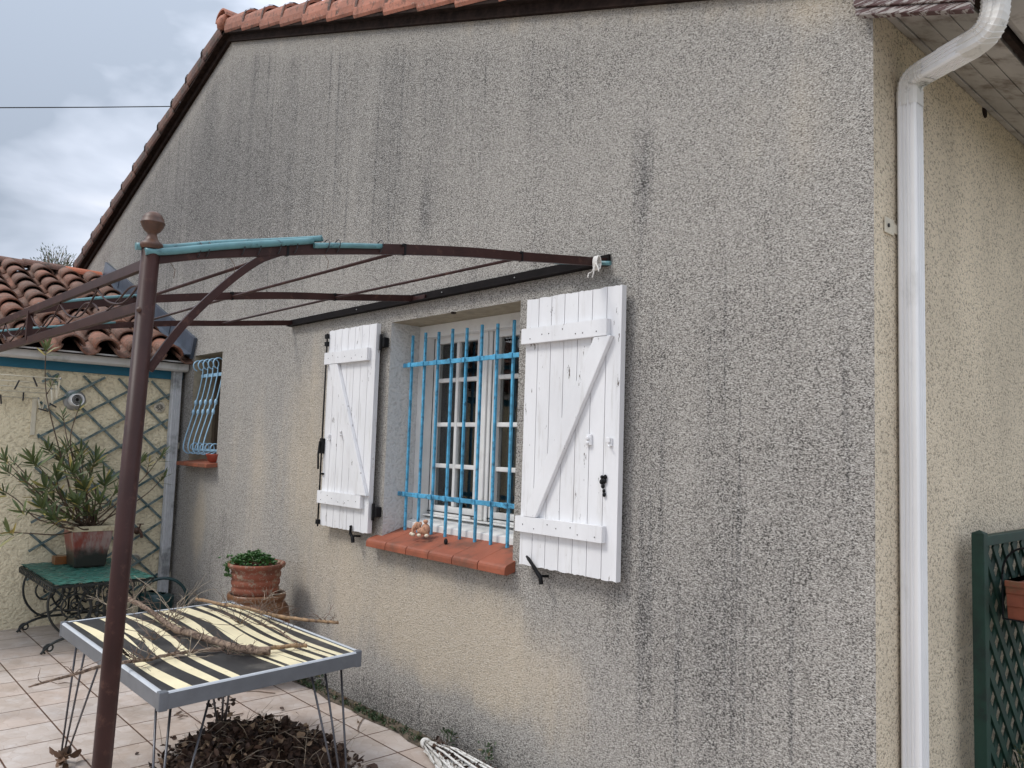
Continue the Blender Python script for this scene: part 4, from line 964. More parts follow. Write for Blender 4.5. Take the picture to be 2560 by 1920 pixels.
for k in range(150):
    a = rp.gauss(0, .25); b_ = rp.gauss(0, .17); x = a*math.cos(rot_)-b_*math.sin(rot_); y = a*math.sin(rot_)+b_*math.cos(rot_); p = PC+Vector((x, y, pileh(a, b_)+.01)); d = rv(rp, -.1, .5).normalized(); l = rp.uniform(.06, .2)
    m.tube([p, p+d*l*.5+Vector((0, 0, .012)), p+d*l], [.0016, .0014, .0008], 4, 1)
tag(m.build('leaf_pile', [M_['dead'], M_['twiglight']], loc=PC), 'heap of dead brown leaves and stems on the tiles under the table', 'leaf pile', kind='stuff')
m = MB(); fb_ = PZ(553, 1838, 0)
for k in range(90):
    t = rp.random()**1.2; p = fb_+Vector((rp.gauss(0, .022+.01*t), rp.gauss(0, .022+.01*t), .01+.34*t)); deadleaf(m, p, rp.uniform(.02, .045), rp)
tag(m.build('dead_leaves', M_['dead'], loc=fb_), 'clump of dead brown leaves clinging to the far table leg', 'dead leaves')
m = MB(); fb_ = PZ(157, 1912, 0)
for k in range(12): deadleaf(m, fb_+Vector((rp.gauss(0, .02), rp.gauss(0, .02), .01+.04*rp.random())), rp.uniform(.04, .065), rp)
tag(m.build('dead_leaves', M_['deadlight'], loc=fb_), 'large curled brown leaves speared on the foot of the left table leg', 'dead leaves')
for i, (x, y, s, lab) in enumerate([(868, 1745, .055, 'curled tan leaf against the wall foot right of the table'), (857, 1757, .04, 'small leaf just below the tan leaf at the wall foot'), (590, 1875, .03, 'small brown leaf in front of the leaf pile')]):
    m = MB(); p = PZ(x, y, .012)
    for k in range(3): deadleaf(m, p+Vector((rp.uniform(-.01, .01), rp.uniform(-.01, .01), .008*k)), s, rp)
    tag(m.build('fallen_leaf', M_['deadlight'], loc=p), lab, 'leaf')
for pts, lab in (([(600, 1728), (640, 1728), (660, 1730), (688, 1733)], 'thin twig on the tiles just under the table rim, upper one'), ([(655, 1790), (690, 1789), (718, 1790)], 'dark flat pod shaped twig on the tiles under the table'), ([(435, 1788), (455, 1777), (440, 1785), (470, 1790)], 'bent twig on the tiles right of the front table leg'), ([(921, 1783), (905, 1800), (895, 1820), (897, 1830)], 'curved twig on the tiles near the wall'), ([(575, 1790), (595, 1786), (608, 1783)], 'tiny twig right of the far table leg')):
    m = MB(); P = [PZ(x, y, .006) for x, y in pts]; m.tube(crom(P, 4), .0028, 5); tag(m.build('fallen_twig', M_['twig'], loc=P[0]), lab, 'twig')

# ------------------------------------------------------------------ weeds along the wall foot
m = MB(); rw = random.Random(4)
for k in range(620):
    x = rw.uniform(-5.3, -3.4) if rw.random() < .8 else rw.uniform(-7.3, -1.2); y = rw.uniform(2.575, 2.645); den = .5+.5*math.sin(x*9)
    if rw.random() > .25+.75*den: continue
    for _ in range(4):
        d = rv(rw, .1, 1.3).normalized(); leafq(m, Vector((x+rw.uniform(-.02, .02), y, .012)), d, rv(rw, .1, .5).normalized(), rw.uniform(.012, .035), rw.uniform(.005, .011), rw.uniform(-.3, .3), 2)
for (px_, py_) in ((797, 1704), (1125, 1850), (1222, 1888)):
    c = PY(px_, py_, 2.62); c.z = max(c.z, .02)
    for _ in range(36): d = rv(rw, -.1, 1.2).normalized(); leafq(m, c+Vector((rw.gauss(0, .02), rw.uniform(-.03, .015), rw.uniform(-.02, .05))), d, rv(rw, .1, .5).normalized(), rw.uniform(.015, .03), rw.uniform(.008, .014), 0, 2)
tag(m.build('weeds', M_['weed']), 'moss and small dark weeds in the joint along the wall foot', 'weeds', kind='stuff')
# ------------------------------------------------------------------ folded parasol on the ground
tip = PZ(1064, 1858, .05); 
fp = empty('folded_parasol', tip, 'weathered white folded parasol lying against the wall foot with dead leaves in its folds', 'parasol')
ax = Vector((.94, -.12, 0)).normalized(); sd = Vector((-ax.y, ax.x, 0)); Lp = .95
ax = (PZ(1255, 1985, .06)-tip).normalized(); ax.z = 0; ax.normalize(); sd = Vector((-ax.y, ax.x, 0))
def pp(s, a, z): return tip+ax*s+sd*a+Vector((0, 0, z-.05))
m = MB(); m.lathe(tip-ax*.012, [(0, -.02), (.012, -.018), (.022, -.008), (.027, .008), (.027, .03), (.024, .034)], 16, ax); m.build('tip_cap', M_['oldwhite'], fp)
rr = random.Random(8)
for k in range(8):
    a = lerp(-1, 1, k/7); m = MB()
    m.tube([pp(.02, a*.018, .05+.018*(1-a*a)), pp(.25, a*.085, .05+.055*(1-a*a)), pp(.55, a*.14, .04+.07*(1-a*a)), pp(Lp, a*.17, .03+.08*(1-a*a))], .0052, 8); m.build('rib', M_['oldwhite'], fp)
cl = MB(); nu, nv = 30, 42; vs = []
for i in range(nu+1):
    s = lerp(.02, .93, i/nu); wd_ = .02+.135*sstep(0, .75, s)+.02*s
    for j in range(nv+1):
        a = lerp(-1, 1, j/nv); fold = .020*math.cos(a*7*math.pi)*min(1, s*4)+.004*math.sin(s*60+a*9)
        vs.append(pp(s, a*wd_*1.08, max(.006, .035+.05*(1-a*a)*min(1, s*5)+fold-.012)))
cl.add(vs, [(i*(nv+1)+j, (i+1)*(nv+1)+j, (i+1)*(nv+1)+j+1, i*(nv+1)+j+1) for i in range(nu) for j in range(nv)], 0, True); cl.build('canopy', M_['oldwhite'], fp)
m = MB()
for k in range(420):
    s = rr.uniform(.12, .95); a = rr.choice([-.45, 0, .3, .62])+rr.gauss(0, .09); deadleaf(m, pp(s, a*(.03+.14*s), .045+.05*(1-a*a)), rr.uniform(.012, .03), rr)
for k in range(260): deadleaf(m, Vector((rr.uniform(-3.4, -1.9), rr.uniform(2.57, 2.64), .02+rr.random()*.02)), rr.uniform(.012, .03), rr)
tag(m.build('leaf_litter', M_['dead']), 'brown leaf litter caught in the folded parasol and along the wall foot', 'leaf litter', kind='stuff')

# ------------------------------------------------------------------ terracotta pots by the wall
PX0, PY0 = -5.03, 2.36
pc = Vector((PX0, PY0, 0))
m = MB(); m.lathe(pc, [(.13, 0), (.17, .02), (.215, .25), (.222, .40), (.208, .48), (.176, .52), (.172, .53), (.184, .536), (.187, .565), (.180, .575), (.166, .572), (.16, .50)], 36)
o = m.build('flower_pot', M_['potglaze'], loc=pc); tag(o, 'glossy brown bulging pot standing on the tiles, lower of the two stacked pots', 'flower pot', 'stacked terracotta pots')
pc2 = pc+Vector((-.005, -.01, .560))
prof = [(.115, 0), (.142, .008)]
for k in range(3): z = .014+k*.048; prof += [(.144+k*.004, z), (.151+k*.004, z+.014), (.151+k*.004, z+.034), (.145+k*.004, z+.044)]
m = MB(); m.lathe(pc2, prof+[(.163, .172), (.180, .182), (.186, .198), (.182, .210), (.166, .208), (.155, .19), (.150, .16), (.14, .02)], 40)
o = m.build('flower_pot', M_['pot'], loc=pc2); tag(o, 'ribbed terracotta pot with flaking rings, upper of the two, holding a low green plant', 'flower pot', 'stacked terracotta pots')
MB().lathe(pc2+Vector((0, 0, .175)), [(0, .012), (.08, .008), (.152, 0)], 24).build('soil', M_['earth'], o)
m = MB(); rs = random.Random(9)
for k in range(420):
    an = rs.uniform(0, 6.28); r_ = .155*rs.random()**.55; cx = r_*math.cos(an)-.03; cy = r_*math.sin(an)-.01
    top = pc2+Vector((cx, cy, .195+.07*max(0, 1-(r_/.16)**2)*rs.uniform(.4, 1.2)))
    if rs.random() < .10: top = pc2+Vector((-.05+rs.gauss(0, .03), -.175, .20-rs.random()*.09))
    if rs.random() < .06: top = pc2+Vector((-.17+rs.gauss(0, .03), -.07+rs.gauss(0, .03), .205+rs.gauss(0, .015)))
    for q_ in range(7):
        a2 = q_*.9+rs.random(); d = Vector((math.cos(a2), math.sin(a2), rs.uniform(.2, 1.0))).normalized(); leafq(m, top, d, Vector((0, 0, 1)), rs.uniform(.012, .022), .011, .2, 2)
tag(m.build('green_plant', M_['succ'], loc=pc2+Vector((0, 0, .18))), 'low bushy green plant spilling over the ribbed terracotta pot', 'plant')

# ------------------------------------------------------------------ watering can
wc = Vector((-6.72, 2.30, 0))
can = empty('watering_can', wc, 'dark green plastic watering can with a big round handle by the corner', 'watering can')
m = MB(); m.lathe(wc, [(.0, .0), (.125, 0), (.135, .01), (.130, .25), (.134, .262), (.134, .285), (.128, .29), (.122, .285), (.118, .02)], 32); m.build('body', M_['canplastic'], can)
m = MB(); m.lathe(wc+Vector((0, 0, .28)), [(.13, 0), (.115, .035), (.07, .05), (.065, .045)], 24); m.v = [v if not (v.y > wc.y and v.z > .30) else v-Vector((0, 0, .02)) for v in m.v]; m.build('hood', M_['canplastic'], can)
hd = Vector((.35, .94, 0)).normalized()
m = MB(); m.tube([wc+hd*(.045+.185*math.cos(a))+Vector((0, 0, .245+.185*math.sin(a))) for a in [rad(lerp(175, -75, i/26)) for i in range(27)]], .0125, 10); m.build('handle', M_['canplastic'], can)
m = MB(); m.tube(crom([wc-hd*.11+Vector((0, 0, .05)), wc-hd*.22+Vector((0, 0, .15)), wc-hd*.36+Vector((0, 0, .33))], 5), [.026]*5+[.02]*5+[.015], 12); m.build('spout', M_['canplastic'], can)

# ------------------------------------------------------------------ iron table with green top
ZS = .52
ist = empty('iron_stand', (-6.85, 1.8, 0), 'ornate black wrought iron stand with wavy green slatted top against the yellow wall', 'plant stand')
Q = [PZ(62, 1410, ZS), PZ(130, 1463, ZS), PZ(365, 1441, ZS), PZ(285, 1393, ZS)]
Ya, Yb_ = (Q[0].y+Q[1].y)/2, (Q[2].y+Q[3].y)/2; Xa, Xb = -7.38, (Q[1].x+Q[2].x)/2
m = MB(); ns = 17
for k in range(ns):
    x = lerp(Xa+.01, Xb-.012, k/(ns-1)); n = 46; hw = (Xb-Xa)/ns*.36; vs = []
    for z in (ZS, ZS-.005):
        for i in range(n+1):
            y = lerp(Ya, Yb_, i/n); wv_ = .009*math.sin(i*2*math.pi/5.75+(math.pi if k % 2 else 0)); zz = z+.002*math.cos(i*2*math.pi/5.75)
            vs += [(x-hw+wv_, y, zz), (x+hw+wv_, y, zz)]
    K = 2*(n+1); fs = []
    for i in range(n): a = 2*i; fs += [(a, a+1, a+3, a+2), (K+a+1, K+a, K+a+2, K+a+3), (a+1, K+a+1, K+a+3, a+3), (a, a+2, K+a+2, K+a)]
    m.add(vs, fs)
for k in range(5): y = lerp(Ya+.04, Yb_-.04, k/4); m.box(Xa, Xb, y-.008, y+.008, ZS-.012, ZS-.0055)
m.build('slatted_top', M_['greentop'], ist)
m = MB()
for (x, y0, y1) in ((Xa, Ya, Yb_), (Xb, Ya, Yb_)): m.box(x-.006, x+.006, y0, y1, ZS-.03, ZS-.013)
for (y, x0, x1) in ((Ya, Xa, Xb), (Yb_, Xa, Xb)): m.box(x0, x1, y-.006, y+.006, ZS-.03, ZS-.0135)
m.build('top_frame', M_['iron'], ist)
m = MB()
for k in range(22):
    x = lerp(Xa+.02, Xb-.02, k/21)
    m.tube([(x+.020*math.cos(a), Ya-.012-.01*math.sin(a)*0, ZS-.032+.022*math.sin(a)-.008) for a in [2*math.pi*i/10 for i in range(11)]], .0035, 5)
for k in range(12):
    y = lerp(Ya+.03, Yb_-.03, k/11)
    m.tube([(Xb+.006, y+.020*math.cos(a), ZS-.042+.022*math.sin(a)) for a in [2*math.pi*i/10 for i in range(11)]], .0032, 5)
m.build('ring_fringe', M_['iron'], ist)
def spiral(cy, cz, r0, r1, a0, turns, n=34): return [(cy+lerp(r0, r1, i/n)*math.cos(a0+turns*2*math.pi*i/n), cz+lerp(r0, r1, i/n)*math.sin(a0+turns*2*math.pi*i/n)) for i in range(n+1)]
def endframe(X_):
    yc = (Ya+Yb_)/2; W_ = (Yb_-Ya)/2+.0
    m = MB()
    def add(yz, r=.0075): m.tube([(X_, y, z) for y, z in yz], r, 6)
    for s in (1, -1):
        S = lambda L_: [(yc+s*y, z) for y, z in L_]
        add(S([(p.x, p.y) for p in crom([(-W_+.045, .475, 0), (-W_+.015, .44, 0), (-W_+.0, .37, 0), (-W_+.01, .28, 0), (-W_+.05, .20, 0), (-W_+.11, .14, 0), (-W_+.18, .115, 0)], 5)]), .0085)
        add(S([(-W_+.045, .475), (-W_+.15, .485)]))
        sp = spiral(-W_+.17, .315, .125, .012, -1.35, 1.9); add(S(sp), .007)
        add(S([(p.x, p.y) for p in crom([(-W_+.18, .115, 0), (-W_+.23, .16, 0), (-W_+.28, .24, 0), (-W_+.285, .33, 0), (-W_+.25, .42, 0), (-W_+.2, .48, 0)], 5)]), .009)
        add(S(spiral(-W_+.13, .445, .045, .045, 0, 1, 16)), .006)
        # foot
        add(S([(p.x, p.y) for p in crom([(-.02, .11, 0), (-W_+.18, .112, 0), (-W_+.09, .095, 0), (-W_+.02, .06, 0), (-W_-.02, .012, 0)], 5)]), .010)
        add(S(spiral(-W_+.03, .045, .04, .008, -2.2, -1.3, 20)), .0065)
        add(S(spiral(-.075, .40, .06, .015, 2.2, -1.5, 22)), .006)
        add(S(spiral(-.06, .20, .055, .012, -2.6, 1.4, 22)), .006)
        add(S([(p.x, p.y) for p in crom([(-.02, .48, 0), (-.10, .40, 0), (-.13, .30, 0), (-.09, .2, 0), (-.01, .13, 0)], 5)]), .007)
    add([(yc, .49), (yc, .11)], .008)
    add(spiral(yc, .33, .05, .05, 0, 1, 18), .006)
    for z in (.33, .255, .42): m.blob((X_, yc, z), .016, .022, .022, 8)
    o = m.build('end_frame', M_['iron'], ist); return o
endframe(-7.25); endframe(-6.45)
m = MB(); m.tube([(-7.25, (Ya+Yb_)/2, .13), (-6.45, (Ya+Yb_)/2, .13)], .008, 8); m.tube(crom([(-7.25, Ya+.1, .12), (-7.0, Ya+.2, .2), (-6.7, Yb_-.2, .2), (-6.45, Yb_-.1, .12)], 5), .007, 6); m.tube(crom([(-7.25, Yb_-.1, .12), (-7.0, Yb_-.2, .2), (-6.7, Ya+.2, .2), (-6.45, Ya+.1, .12)], 5), .007, 6); m.build('stretcher', M_['iron'], ist)

bk = MB(); p = PZ(128, 1410, ZS); bk.box(-7.30, -7.20, 1.655, 1.90, ZS+.003, ZS+.065); tag(bk.build('brick', M_['plank'], bevel=.004, loc=(-7.25, 1.77, ZS)), 'wet orange brown brick lying behind the glazed pot on the green stand', 'brick')
# glazed square pot
pcx, pcy = -7.045, 1.845; z0 = ZS+.004; z1 = .852
m = MB(); hb, ht = .110, .150
def sq(h_, z): return [(pcx-h_, pcy-h_, z), (pcx+h_, pcy-h_, z), (pcx+h_, pcy+h_, z), (pcx-h_, pcy+h_, z)]
rows = [sq(hb, z0), sq(hb+.006, z0+.015), sq(lerp(hb, ht, .35), lerp(z0, z1, .35)), sq(lerp(hb, ht, .7)+.004, lerp(z0, z1, .7)), sq(ht-.006, z1-.04)]
vs = [p for r in rows for p in r]; fs = [(3, 2, 1, 0)]+[(i*4+j, i*4+(j+1) % 4, (i+1)*4+(j+1) % 4, (i+1)*4+j) for i in range(4) for j in range(4)]
gpot = m.add(vs, fs).build('square_pot', M_['glaze'], bevel=.010, loc=(pcx, pcy, z0)); tag(gpot, 'square pot with running red and grey glaze, blackened below, on the green stand', 'flower pot')
m = MB()
for (h0, h1, za, zb) in ((ht, ht+.006, z1-.042, z1),):
    o4, i4 = sq(h0+.002, za), sq(ht-.02, za); o5, i5 = sq(h1+.003, zb), sq(ht-.018, zb)
    m.add(o4+i4+o5+i5, [f for j in range(4) for f in ((j, (j+1) % 4, 8+(j+1) % 4, 8+j), (8+j, 8+(j+1) % 4, 12+(j+1) % 4, 12+j), (12+j, 12+(j+1) % 4, 4+(j+1) % 4, 4+j), (4+j, 4+(j+1) % 4, (j+1) % 4, j))])
m.build('rim', M_['potrim'], gpot, .004)
MB().add(sq(ht-.016, z1-.02), [(0, 1, 2, 3)]).build('soil', M_['earth'], gpot)
# oleander
ol = empty('oleander', (pcx, pcy, z1-.02), 'sparse leggy oleander with tufts of narrow leaves growing in the glazed square pot', 'shrub')
ro = random.Random(31); st = MB(); lf = MB(); B0 = Vector((pcx, pcy, z1-.02))
def tuft(p, d, n, ln, spread=.9):
    d = d.normalized(); s = d.orthogonal().normalized(); t_ = d.cross(s)
    for i in range(n):
        a = i*2.4+ro.random(); k = i/n; dd = (d*(.35+k*.9)+(s*math.cos(a)+t_*math.sin(a))*spread*(1.1-k*.6)).normalized()
        L_ = ln*ro.uniform(.7, 1.15); leafq(lf, p-d*(.07*(1-k)), dd, (d+dd.orthogonal()*.3).normalized(), L_, L_*ro.uniform(.14, .20), ro.uniform(-.25, .1), 4, .3)
tips = [(115, 868, -6.9, 12, .10), (200, 1012, -6.8, 6, .06), (157, 1035, -6.9, 7, .08), (80, 1150, -6.75, 14, .13), (10, 1145, -6.6, 9, .10), (30, 1150, -7.1, 5, .07), (118, 1120, -7.0, 9, .11), (165, 1115, -6.9, 9, .12), (200, 1130, -7.1, 10, .12),
        (238, 1150, -6.9, 13, .13), (262, 1205, -6.8, 13, .13), (290, 1225, -6.9, 9, .10), (352, 1145, -7.1, 7, .09), (405, 1135, -6.95, 9, .10), (410, 1190, -7.05, 6, .09), (15, 1175, -7.0, 7, .09), (60, 1200, -6.9, 9, .10), (48, 1275, -6.6, 9, .11), (22, 1330, -6.5, 8, .12), (25, 1395, -6.55, 0, .1),
        (110, 1215, -6.7, 11, .12), (140, 1185, -6.8, 12, .13), (178, 1175, -6.75, 12, .13), (210, 1215, -6.8, 12, .12), (100, 1265, -6.7, 13, .13), (130, 1290, -6.65, 12, .12), (245, 1250, -6.75, 10, .12), (160, 1245, -6.9, 10, .11), (190, 1255, -6.7, 14, .12), (215, 1275, -6.85, 12, .10), (170, 1290, -6.9, 10, .10), (235, 1290, -7.0, 8, .09), (85, 1235, -7.1, 7, .1), (128, 1240, -7.0, 8, .11), (5, 1225, -7.2, 6, .1), (150, 1140, -7.1, 8, .1), (222, 1180, -7.15, 8, .1), (275, 1265, -7.1, 6, .09)]
for (x, y, X_, n, ln) in tips:
    if n == 0: continue
    T = PX(x, y, X_); d0 = (T-B0); b0 = B0+Vector((ro.uniform(-.06, .06), ro.uniform(-.06, .06), 0))
    mid = b0+d0*.45+Vector((0, 0, (.03 if abs(d0.y) < .3 else -.07)*1.0))+rv(ro)*.025; m3 = b0+d0*.75+Vector((0, 0, -.02))+rv(ro)*.02
    P = crom([b0, mid, m3, T], 5); nP = len(P); st.tube(P, [lerp(.0068, .0028, i/(nP-1)) for i in range(nP)], 6)
    tuft(T, (P[-1]-P[-3]).normalized()+Vector((0, 0, .5)), n+2, ln*1.08)
    if n > 8 and ro.random() < .5:
        sidep = P[int(nP*.66)]; dd = (P[-1]-P[-4]).normalized()+rv(ro, 0, 1)*.8; q_ = sidep+dd.normalized()*.12; st.tube([sidep, (sidep+q_)/2+Vector((0, 0, -.01)), q_], [.004, .003, .002], 5); tuft(q_, dd, 8, ln*.85)
st.build('stems', M_['stem'], ol); lf.build('leaves', M_['leaf'], ol)

# ------------------------------------------------------------------ trellis on the lean-to wall
tr = empty('wall_trellis', (-7.43, 2.0, .25), 'faded blue green expanding wooden trellis screwed to the yellow wall', 'trellis')
# lattice nodes: expanding diamonds measured on the wall plane
def slat(a, b_, lay): 
    X_ = -7.432+lay*.012; return MB().bar((X_, a[0], a[1]), (X_, b_[0], b_[1]), .019, .009, (1, 0, 0)).build('slat', M_['tealwood'], tr)
# down-right family  (y grows, z falls) and up-right family
dyA, dzA = .312, -.405     # one diamond half step family directions
Yl, Yr, Zt_, Zb_ = 1.51, 2.535, 2.07, .22
def clipseg(p, d):
    t0, t1 = -9, 9
    for c0, dd, lo, hi in ((p[0], d[0], Yl, Yr), (p[1], d[1], Zb_, Zt_)):
        a, b_ = (lo-c0)/dd, (hi-c0)/dd
        if a > b_: a, b_ = b_, a
        t0 = max(t0, a); t1 = min(t1, b_)
    return ((p[0]+d[0]*t0, p[1]+d[1]*t0), (p[0]+d[0]*t1, p[1]+d[1]*t1)) if t1-t0 > .12 else None
# nodes seen: (1.885,2.005) (2.021,1.866) (2.198? ,1.754)...
fa = (.135, -.140); fbv = (.155, .112)
import itertools
nA = Vector((1.885, 2.005)); 
for k in range(-9, 10):
    p = (nA.x-fbv[0]*0+k*-.148, nA.y+k*-.128); 
dA = (.95, -.915); dB = (.95, .61)
base_n = (1.885, 2.005)
for k in range(-3, 9):
    p = (base_n[0]-.167*k, base_n[1]-.107*k); s_ = clipseg(p, dA)
    if s_: slat(s_[0], s_[1], 0)
for k in range(-2, 12):
    p = (base_n[0]+.142*k*1.0, base_n[1]-.139*k*1.0); s_ = clipseg(p, dB)
    if s_: slat(s_[0], s_[1], 1)

# ------------------------------------------------------------------ wall fittings
vc = PX(188, 1000, -7.42)
fv = empty('flue_vent', (-7.44, vc.y, vc.z), 'round grey flue outlet with a projecting white ringed nozzle on the yellow wall', 'vent')
m = MB(); m.lathe((-7.449, vc.y, vc.z), [(.088, 0), (.088, .006), (.084, .009), (.05, .012)], 32, (1, 0, 0)); m.build('wall_plate', M_['ventmetal'], fv)
m = MB(); m.lathe((-7.449, vc.y, vc.z), [(.052, .01), (.052, .11), (.050, .113), (.044, .113), (.043, .06), (0, .06)], 32, (1, 0, 0)); m.build('nozzle', M_['alu'], fv)
m = MB()
for r_ in (.034, .022): m.lathe((-7.449, vc.y, vc.z), [(r_, .06), (r_, .108), (r_-.004, .108), (r_-.004, .06)], 28, (1, 0, 0))
m.build('inner_ring', M_['ventmetal'], fv)
MB().lathe((-7.449, vc.y, vc.z), [(.0435, .062), (0, .062)], 24, (1, 0, 0)).build('opening', M_['ventdark'], fv)
def roundvent(px, py, R_, style, label):
    c = PX(px, py, -7.43); e_ = empty('round_vent', (-7.44, c.y, c.z), label, 'vent'); X_ = -7.449
    MB().lathe((X_, c.y, c.z), [(R_, 0), (R_, .008), (R_*.95, .012), (0, .012)], 32, (1, 0, 0)).build('disc', M_['ventcream'], e_)
    m = MB()
    if style:
        for k in range(5): r_ = R_*(.22+.13*k); m.lathe((X_, c.y, c.z), [(r_, .0122), (r_, .0132), (r_+R_*.055, .0132), (r_+R_*.055, .0122)], 28, (1, 0, 0))
    else:
        for s in (-1, 1):
            for k in range(4): m.tube(crom([(X_+.012, c.y+s*(R_*(.08+.15*k)), c.z+R_*(.62-.1*k)), (X_+.012, c.y+s*R_*(.14+.13*k), c.z+R_*.0), (X_+.012, c.y+s*R_*(.4+.11*k), c.z-R_*(.35-.1*k))], 4), .0022, 5)
        for k in range(3): m.tube([(X_+.012, c.y-R_*(.35-.1*k), c.z-R_*(.62-.16*k)), (X_+.012, c.y, c.z-R_*(.45-.16*k)), (X_+.012, c.y+R_*(.35-.1*k), c.z-R_*(.62-.16*k))], .0022, 5)
    m.build('grille', M_['ventdark'], e_)
roundvent(400, 1018, .050, 0, 'small cream round vent with curved slots near the downspout, upper one')
roundvent(337, 1400, .056, 1, 'cream round vent with concentric ring slots low on the yellow wall')
tp_ = PX(345, 1325, -7.40)
tap = empty('garden_tap', (-7.44, tp_.y, tp_.z), 'rusty brown garden tap on the yellow wall left of the downspout', 'tap')
m = MB(); m.lathe((-7.449, tp_.y, tp_.z), [(.024, 0), (.022, .01), (.012, .014), (.011, .05)], 16, (1, 0, 0)); m.tube(crom([(-7.41, tp_.y, tp_.z), (-7.36, tp_.y, tp_.z+.004), (-7.335, tp_.y+.01, tp_.z-.03), (-7.335, tp_.y+.012, tp_.z-.06)], 5), .012, 10); m.blob((-7.385, tp_.y-.01, tp_.z-.005), .02, .03, .03, 10, 0, .1); m.tube([(-7.38, tp_.y, tp_.z), (-7.38, tp_.y+.01, tp_.z+.05)], .007, 8); m.build('body', M_['rust'], tap)
m = MB(); m.tube([(-7.38, tp_.y-.018, tp_.z+.055), (-7.38, tp_.y+.04, tp_.z+.052)], .004, 6); m.build('handle', M_['rust'], tap)
mc = PX(427, 990, -7.42); tag(MB().box(-7.449, -7.438, mc.y-.008, mc.y+.008, mc.z-.04, mc.z+.06).build('thermometer', M_['ventcream'], loc=(-7.45, mc.y, mc.z)), 'slim pale strip fixed on the yellow wall above the slotted round vent', 'wall strip')

# clothes airer: concertina of rods fixed to the wall
ar = empty('clothes_airer', (-7.43, 1.2, 1.8), 'cream concertina wall airer with thin rods on the yellow wall', 'clothes airer')
bkp = PX(88, 1060, -7.43); zt0_ = PX(92, 1003, -7.43).z; zb0_ = PX(86, 1088, -7.43).z
MB().box(-7.449, -7.436, 1.455, 1.49, zb0_, zt0_+.03).build('wall_bracket', M_['airer'], ar, .002)
MB().box(-7.449, -7.436, .60, .635, zb0_, zt0_+.03).build('wall_bracket', M_['airer'], ar, .002)
xsr = [-7.41, -7.30, -7.18, -7.06, -6.94]
for k, (x, (px_, py_)) in enumerate(zip(xsr, [(95, 996), (117, 983), (128, 972), (140, 960), (150, 947)])):
    e_ = PX(px_, py_, x); slope = (.0, -.015, -.015, -.02, .04)[k]
    MB().tube([(x, e_.y, e_.z), (x, .55, e_.z-(e_.y-.55)*0)], .0042, 8).build('rod', M_['airer'], ar)
    MB().blob((x, e_.y+.004, e_.z), .009, .008, .010, 8).build('rod_end', M_['ventmetal'], ar)
    if k:
        xp = xsr[k-1]; xm = (x+xp)/2; pe = PX(*[(95, 996), (117, 983), (128, 972), (140, 960), (150, 947)][k-1], xp); zl = e_.z-.155
        for yy in (e_.y-.006,):
            MB().bar((xp, pe.y, pe.z), (xm, (e_.y+pe.y)/2, zl), .004, .011, (0, 1, 0)).build('scissor_arm', M_['airer'], ar)
            MB().bar((x, e_.y, e_.z), (xm, (e_.y+pe.y)/2, zl), .004, .011, (0, 1, 0)).build('scissor_arm', M_['airer'], ar)
pegs = [(88, 955, -6.94, 25, 'dark clothes peg clipped on the front rod of the airer'), (42, 962, -7.06, -20, 'dark clothes peg on the second rod, leaning left'), (58, 990, -7.41, 0, 'dark upright clothes peg on the rod nearest the wall'), (2, 998, -7.41, 8, 'dark clothes peg at the left picture edge on the rod nearest the wall'), (130, 1012, -7.25, 60, 'dark clothes peg low on the airer arm, right one'), (108, 1025, -7.3, 75, 'dark clothes peg low on the airer arm, left one')]
for (px_, py_, X_, tl, lab) in pegs:
    c = PX(px_, py_, X_); a = rad(tl); dv = Vector((0, math.sin(a), -math.cos(a)))
    m = MB(); m.bar(c-dv*.038, c+dv*.038, .010, .006, (1, 0, 0)); m.bar(c-dv*.038+Vector((.010, 0, 0)), c+dv*.036+Vector((.007, 0, 0)), .010, .005, (1, 0, 0)); tag(m.build('clothes_peg', M_['peg'], loc=c, bevel=.001), lab, 'clothes peg', 'pegs on the clothes airer')

# figurine on the sill
fgp = PZ(1052, 1340, 1.065); fg = Vector((fgp.x, fgp.y, 1.066))
f0 = empty('clay_figurine', fg, 'small reddish clay animal figurine with stubby pale feet on the window sill', 'figurine')
m = MB(); m.blob(fg+Vector((.03, .01, .038)), .030, .022, .034, 12, 0, .06); m.blob(fg+Vector((-.030, -.004, .052)), .026, .020, .024, 12, 0, .06); m.blob(fg+Vector((.0, 0, .028)), .030, .020, .020, 10, 0, .06); m.tube(crom([fg+Vector((-.045, -.012, .05)), fg+Vector((-.052, -.02, .03)), fg+Vector((-.045, -.024, .012))], 4), [.012, .011, .010, .010, .009, .008, .007, .007, .006], 8); m.blob(fg+Vector((.034, .005, .083)), .016, .013, .012, 10, 0, .05); m.build('body', M_['figure'], f0)
for (dx, dy) in ((-.05, -.03), (-.012, -.045), (.07, -.012), (.03, -.035)): MB().blob(fg+Vector((dx, dy, .008)), .013, .012, .010, 10, 0, .05).build('foot', M_['bone'], f0)
m = MB(); m.blob(fg+Vector((-.026, -.02, .058)), .014, .006, .016, 8); m.blob(fg+Vector((.012, -.012, .07)), .010, .006, .012, 8); m.build('ear', M_['figure'], f0)
rpp = Vector((-6.60, 2.66, 1.385)); m = MB(); m.lathe(rpp, [(.04, -.012), (.055, 0), (.075, .05), (.078, .06), (.07, .06), (.05, .005)], 20); tag(m.build('red_bowl', M_['red'], loc=rpp), 'small dark red bowl on the sill of the little barred window', 'bowl')

